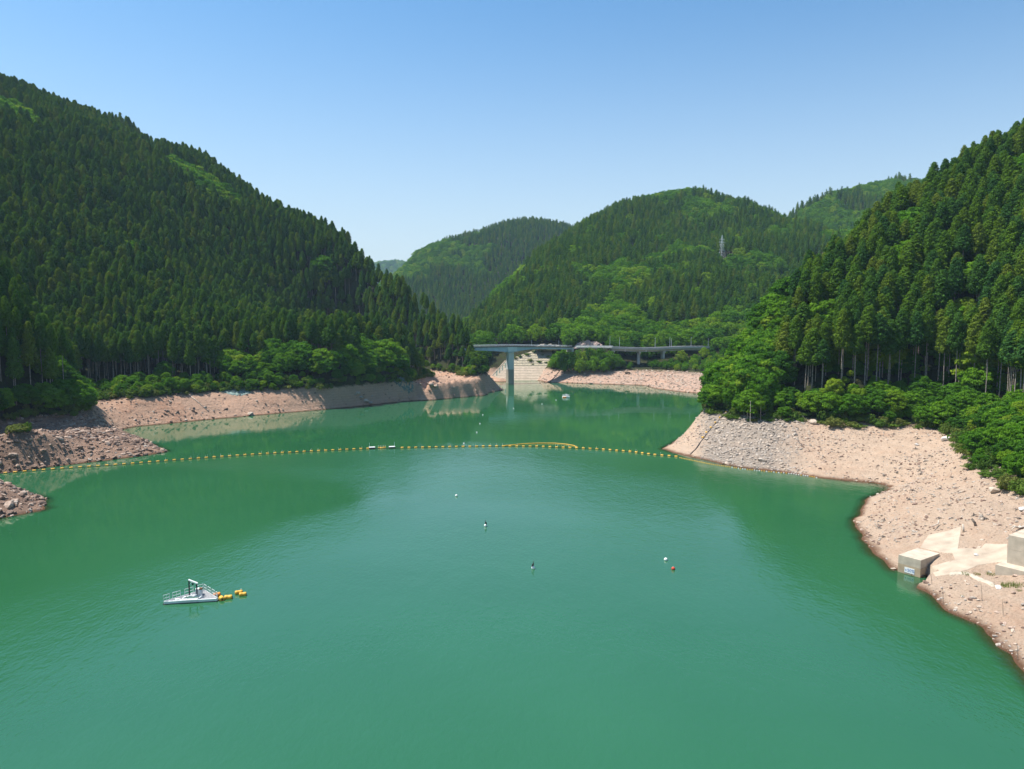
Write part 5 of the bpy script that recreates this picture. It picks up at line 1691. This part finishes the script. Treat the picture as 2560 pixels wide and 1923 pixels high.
# viaduct beyond the knoll
def viaduct():
    x0, y0 = at_depth(1526, 866, 495)[:2]
    x1, y1 = at_depth(1768, 866, 503)[:2]
    L = math.hypot(x1 - x0, y1 - y0)
    e = empty('road_viaduct', (x0, y0, 0), math.atan2(y1 - y0, x1 - x0))
    tag(e, 'low concrete road viaduct on stout piers crossing the far bank', 'viaduct')
    zt = lambda x: at_depth(1600, 866.5 + 3.0 * math.sin(math.pi * min(1, x / (L * .72))) , 497)[2] - .7
    xs = np.linspace(0, L, 14)
    def strip(name, y0_, y1_, d0, d1, mat):
        mb = MB()
        for a, b_ in zip(xs[:-1], xs[1:]):
            vs = [(x_, y_, zt(x_) + d) for x_ in (a, b_) for y_ in (y0_, y1_) for d in (d0, d1)]
            mb.add(vs, [(0, 1, 5, 4), (2, 6, 7, 3), (0, 4, 6, 2), (1, 3, 7, 5)])
        mb.add([(0, y_, zt(0) + d) for y_ in (y0_, y1_) for d in (d0, d1)], [(0, 2, 3, 1)])
        mb.add([(L, y_, zt(L) + d) for y_ in (y0_, y1_) for d in (d0, d1)], [(0, 1, 3, 2)])
        return mb.obj(name, mat, e)
    strip('deck', -4, 4, -.5, 0, M['concrete_grey'])
    strip('parapet', -4.25, -4.003, -.55, .85, M['concrete_grey'])
    strip('parapet', 4.003, 4.25, -.55, .85, M['concrete_grey'])
    for y_ in (-2.4, 0, 2.4): strip('beam', y_ - .35, y_ + .35, -1.9, -.503, M['concrete_grey'])
    def at_px(px): return (at_depth(px, 866, 497)[0] - x0) / math.cos(math.atan2(y1 - y0, x1 - x0))
    for px, w, zb_, round_ in ((1530, 1.5, 12, False), (1597, 2.1, 5.5, True), (1659, 1.3, 14, False), (1758, 1.4, 12, False)):
        x_ = at_px(px)
        pe = empty('pier', (x_, 0, 0)); pe.parent = e
        zt_ = zt(x_) - 1.91
        if round_:
            MB().tube([(0, 0, zb_), (0, 0, zt_ - 1.1)], w / 2, 16).obj('shaft', M['concrete_pale'], pe, True)
            MB().tube([(0, -3.6, zt_ - .62), (0, 3.6, zt_ - .62)], .62, 14).obj('hammerhead', M['concrete_pale'], pe, True)
        else:
            MB().box((0, 0, (zb_ + zt_ - .9) / 2), (w, 4.6, zt_ - .9 - zb_)).obj('shaft', M['concrete_pale'], pe)
            MB().box((0, 0, zt_ - .448), (w + .5, 6.4, .89)).obj('hammerhead', M['concrete_pale'], pe)
    for px in (1558, 1611):
        x_ = at_px(px)
        MB().box((x_, -4.4, zt(x_) - 1.3), (.35, .25, 1.3)).obj('drain_pipe', M['white'], e)
M['concrete_pale'] = plain('pale pier concrete', (.58, .54, .50), .85, 0, .12, .5)
viaduct()

# road on the knoll between the two bridges, with guard rail
a, b_ = at_depth(1440, 865, 492), at_depth(1530, 865.5, 495)
mb = MB()
mb.add([a + (0, -4, -.6), b_ + (0, -4, -.6), b_ + (0, 4, -.6), a + (0, 4, -.6), a + (0, -4, -1.4), b_ + (0, -4, -1.4), b_ + (0, 4, -1.4), a + (0, 4, -1.4)], [(0, 1, 2, 3), (4, 5, 1, 0), (5, 6, 2, 1), (6, 7, 3, 2), (7, 4, 0, 3)])
tag(mb.obj('road', M['concrete_grey']), 'short road section between the bridge and the viaduct', None, None, 'structure')
mb = MB()
for t in np.linspace(0, 1, 10): mb.tube([a + (b_ - a) * t + (0, -4.2, -.7), a + (b_ - a) * t + (0, -4.2, .25)], .07, 5)
for h in (-.15, .2): mb.tube([a + (0, -4.28, h), b_ + (0, -4.28, h)], .14, 5)
tag(mb.obj('guard_rail', M['white']), 'white guard rail along the road between bridge and viaduct', 'guard rail')
for px, p0, lb in [(1549, 843, 'street lamp pole on the viaduct close to the knoll'), (1638, 845, 'street lamp pole in the middle of the viaduct'), (1675, 843, 'street lamp pole of the close pair on the viaduct'), (1679, 846, 'thin pole beside the street lamp on the viaduct'), (1728, 844, 'street lamp pole near the far end of the viaduct'), (1771, 846, 'street lamp pole beyond the end of the viaduct'), (1525, 841, 'street lamp pole where the viaduct meets the knoll'), (1397, 850, 'street lamp pole by the pale cutting'), (1329, 848, 'street lamp pole on the steel bridge')]:
    Y_ = 502 if px > 1450 else 490
    g = at_depth(px, p0, Y_); z0 = at_depth(px, 867, Y_)[2]
    e = empty('street_lamp', (g[0], g[1], z0 - (.4 if px > 1450 else 1.0)))
    tag(e, lb, 'street lamp', 'lamp poles along the far road')
    MB().tube([(0, 0, -.3), (0, 0, g[2] - z0 + .3)], [.12, .08], 6).obj('pole', M['galv'], e)
    MB().tube([(0, 0, g[2] - z0 + .3), (0, -1.2, g[2] - z0 + .55)], [.07, .10], 6).obj('lamp_arm', M['galv'], e)

# ------------------------------------------------------------------ concrete lattice on the far slope
def lattice():
    e = empty('lattice_slope', (0, 492, 0))
    tag(e, 'pale concrete lattice holding the far slope behind the tall pier', 'retaining slope')
    def P(x, z, up=0.0): return np.array([x, z * 35 / 20.0 - up * .5, z + up * .87])
    def left(z): return -16 + (z / 12) * 11.6 if z < 12 else -4.4 + (z - 12) / 6.5 * 20
    def right(z): return min(18 + z * .87, 28.2)
    # silted face behind the beams, in two lifts
    for nm, z0, z1, mt in (('silted_face', -2.0, 8.2, 'concrete_silt'), ('soil_face', 8.2, 18.6, 'cell_soil')):
        mb = MB()
        zs = np.linspace(z0, z1, 10)
        for a, b_ in zip(zs[:-1], zs[1:]):
            mb.add([P(left(max(a, 0)), a), P(right(max(a, 0)), a), P(right(max(b_, 0)), b_), P(left(max(b_, 0)), b_)], [(0, 1, 2, 3)])
        mb.obj(nm, M[mt], e)
    def beam(p, q_, w, h, nm='beam', mt='concrete'):
        d = q_ - p; d = d / np.linalg.norm(d)
        nrm = np.array([0, -.496, .868]); s = np.cross(d, nrm)
        vs = [a + s * k * w / 2 + nrm * u for a in (p, q_) for k, u in ((-1, -.3), (1, -.3), (1, h), (-1, h))]
        return MB().add(vs, [(0, 1, 5, 4), (1, 2, 6, 5), (2, 3, 7, 6), (3, 0, 4, 7), (0, 3, 2, 1), (4, 5, 6, 7)]).obj(nm, M[mt], e)
    zs = np.arange(1.0, 18.2, 1.55)
    for z_ in zs: beam(P(left(z_), z_), P(right(z_), z_), .34 if z_ > 8 else .22, .26 if z_ > 8 else .10, 'beam', 'lattice')
    for z_ in zs[:-1]:
        xl, xr = left(z_), right(z_)
        for x_ in np.arange(-16, 28, 1.9):
            lo_, hi_ = max(left(z_), left(z_ + 1.55)), min(right(z_), right(z_ + 1.55))
            if lo_ < x_ < hi_ and (z_ > 7.5 or x_ < 0 or (z_ < 8 and x_ > 9 and (int(x_ * 10) % 3))):
                beam(P(x_ , z_ + .13), P(x_, z_ + 1.42), (.9 if x_ < left(z_) + 4.5 and z_ < 9 else .30) if z_ > 8 or x_ < left(z_) + 4.5 else .2, .24 if z_ > 8 else .09, 'rib', 'lattice_teal' if x_ < left(z_) + 4.5 and z_ < 9 else 'lattice')
    beam(P(18.2, 0), P(27.4, 10.6), .5, .35, 'edge_beam', 'concrete_silt')
    beam(P(-15.6, 0.3), P(-4.6, 11.8), .5, .35, 'edge_beam', 'concrete_silt')
M['cell_soil'] = soil_mat('soil in the lattice cells', (.40, .35, .25), (.44, .38, .28), (.30, .31, .17), 200)
M['lattice'] = plain('weathered dark concrete beam', (.42, .36, .28), .9, 0, .25, 1.0)
M['lattice_teal'] = plain('mossy teal concrete beam', (.14, .19, .16), .9, 0, .25, 1.0)
lattice()
for i, (px, py, s_, lb) in enumerate([(1326, 903, 1.3, 'wide green weed clump in the middle of the lattice slope'), (1348, 906, 1.0, 'green weed clump beside the wide one on the lattice slope'), (1365, 908, .9, 'weed clump low at the knoll end of the lattice slope'), (1332, 912, .6, 'small weed clump under the wide one on the lattice slope'), (1371, 893, 1.0, 'weed clump by the trees at the lattice edge'), (1357, 889, .8, 'weed clump high on the lattice slope'), (1300, 893, 1.1, 'weed clump on the upper rim of the lattice near the tall pier'), (1318, 888, 1.2, 'broad weed clump on the upper rim of the lattice'), (1336, 882, 1.3, 'weed clump at the crest of the lattice slope'), (1352, 880, 1.2, 'weed clump on the crest beside the knoll trees'), (1288, 897, 1.0, 'weed clump on the rim right behind the tall pier')]):
    for Y_ in np.arange(488, 531, .4):
        g = at_depth(px, py, Y_)
        if g[2] <= reveal_h(Y_): break
    o = obj_from('weed_clump', PROTO['shrub'][i % 3][0]); o.location = g; o.scale = (s_, s_, s_ * .55)
    tag(o, lb, 'weeds', 'weeds on the lattice slope')
# dark drain running down the far bank
a, b_ = ground_at(1402, 924, mid_land, 440, 500), ground_at(1374, 955, mid_land, 440, 500)
ps = [a + (b_ - a) * t for t in np.linspace(0, 1, 9)]
ps = [np.array([q[0], q[1], float(mid_land.h(q[0], q[1])) + .12]) for q in ps]
tag(MB().tube(ps, .30, 5).obj('drain_channel', M['black']), 'dark drain running down the far bank beside the lattice', 'drain')
c = ground_at(1569, 935, mid_land, 440, 500)
e = tag(empty('culvert_outlet', tuple(c), 0.05), 'dark culvert mouth in the far bank below the viaduct', 'culvert')
MB().add([(-1.7, -.25, 1.1), (1.7, -.25, 1.1), (1.0, -.55, -1.0), (-.9, -.55, -1.0), (-1.7, 1.5, 1.1), (1.7, 1.5, 1.1), (1.0, 1.5, -1.0), (-.9, 1.5, -1.0)], [(0, 3, 2, 1), (0, 1, 5, 4), (1, 2, 6, 5), (3, 0, 4, 7), (2, 3, 7, 6)]).obj('opening', M['dark'], e)
MB().tube([(-1.85, -.3, 1.2), (1.85, -.3, 1.2)], .16, 6).obj('lip', M['concrete_silt'], e)

# bare cuttings beside the road
def cutting(px0, px1, p0, p1, Y_, mat, label, seed):
    r = np.random.default_rng(seed)
    a, b_ = at_depth(px0, p1, Y_), at_depth(px1, p1, Y_)
    h = (p1 - p0) * Y_ / FPX
    n = 16
    mb = MB()
    vs = []
    for j in range(5):
        t = j / 4
        for i in range(n + 1):
            s = i / n
            env = math.sin(math.pi * min(1, max(0, s))) ** .45
            q = a + (b_ - a) * s
            vs.append((q[0] + r.normal() * .15, q[1] + t * h * .7 + r.normal() * .25 * (j > 0), q[2] - 1.5 + t * (h + 1.5) * env * (1 + .10 * r.normal())))
    for i in range(n + 1):
        s = i / n
        q = a + (b_ - a) * s
        vs.append((q[0], q[1] + 9, q[2] - 1.5))
    mb.add(vs, [(j * (n + 1) + i, j * (n + 1) + i + 1, (j + 1) * (n + 1) + i + 1, (j + 1) * (n + 1) + i) for j in range(5) for i in range(n)])
    tag(mb.obj('earth_cutting', mat), label, 'cutting', 'bare cuttings above the far road')
M['cut_pink'] = soil_mat('bare pink cutting', (.40, .30, .26), (.46, .34, .29), (.36, .27, .24), 500)
M['cut_pale'] = soil_mat('bare pale cutting', (.42, .36, .30), (.46, .40, .33), (.36, .31, .26), 500)
cutting(1434, 1512, 851, 866, 508, M['cut_pink'], 'bare pinkish earth cutting above the knoll', 1)
cutting(1334, 1410, 860, 866, 516, M['cut_pale'], 'pale bare cutting seen over the steel bridge', 2)
cutting(1688, 1712, 860, 868, 514, M['cut_pink'], 'small pinkish cutting behind the viaduct', 3)

# ------------------------------------------------------------------ pylon
M['pylon'] = plain('pale pylon steel', (.78, .80, .80), .5, 0, .05, 1.0)
def pylon():
    base = at_depth(1804, 652, 700)
    base[2] = float(mid_land.h(base[0], base[1])) - .3
    topz = at_depth(1804, 590, 700)[2]
    H_ = max(20, topz - base[2])
    e = empty('power_pylon', tuple(base), 0.45)
    tag(e, 'pale steel lattice pylon standing among the trees of the middle mountain', 'pylon')
    half = lambda t: 2.4 * (1 - t) ** 1.5 + .36
    zs = np.linspace(0, 1, 10)
    for sx in (-1, 1):
        for sy in (-1, 1):
            MB().tube([(sx * half(t), sy * half(t), t * H_) for t in zs], .10, 4).obj('leg', M['pylon'], e)
    br = MB()
    for a, b_ in zip(zs[:-1], zs[1:]):
        for k in range(4):
            c0_ = [(-1, -1), (1, -1), (1, 1), (-1, 1)][k]; c1_ = [(-1, -1), (1, -1), (1, 1), (-1, 1)][(k + 1) % 4]
            p0, p1 = (c0_[0] * half(a), c0_[1] * half(a), a * H_), (c1_[0] * half(b_), c1_[1] * half(b_), b_ * H_)
            p2, p3 = (c1_[0] * half(a), c1_[1] * half(a), a * H_), (c0_[0] * half(b_), c0_[1] * half(b_), b_ * H_)
            br.tube([p0, p1], .035, 3); br.tube([p2, p3], .035, 3); br.tube([p3, p1], .035, 3)
    br.obj('bracing', M['pylon'], e)
    for t, w in ((.86, 2.7), (.75, 3.4), (.65, 2.7)):
        mb = MB()
        for s in (-1, 1):
            mb.tube([(s * half(t), 0, t * H_ + .5), (s * w, 0, t * H_)], [.12, .07], 4)
            mb.tube([(s * half(t), 0, t * H_ - .4), (s * w, 0, t * H_)], [.10, .07], 4)
            mb.tube([(s * w, 0, t * H_), (s * w, 0, t * H_ - 1.0)], .09, 5)
        mb.obj('cross_arm', M['pylon'], e)
    MB().tube([(0, 0, H_), (0, 0, H_ + 1.2)], [.25, .05], 4).obj('peak', M['pylon'], e)
pylon()
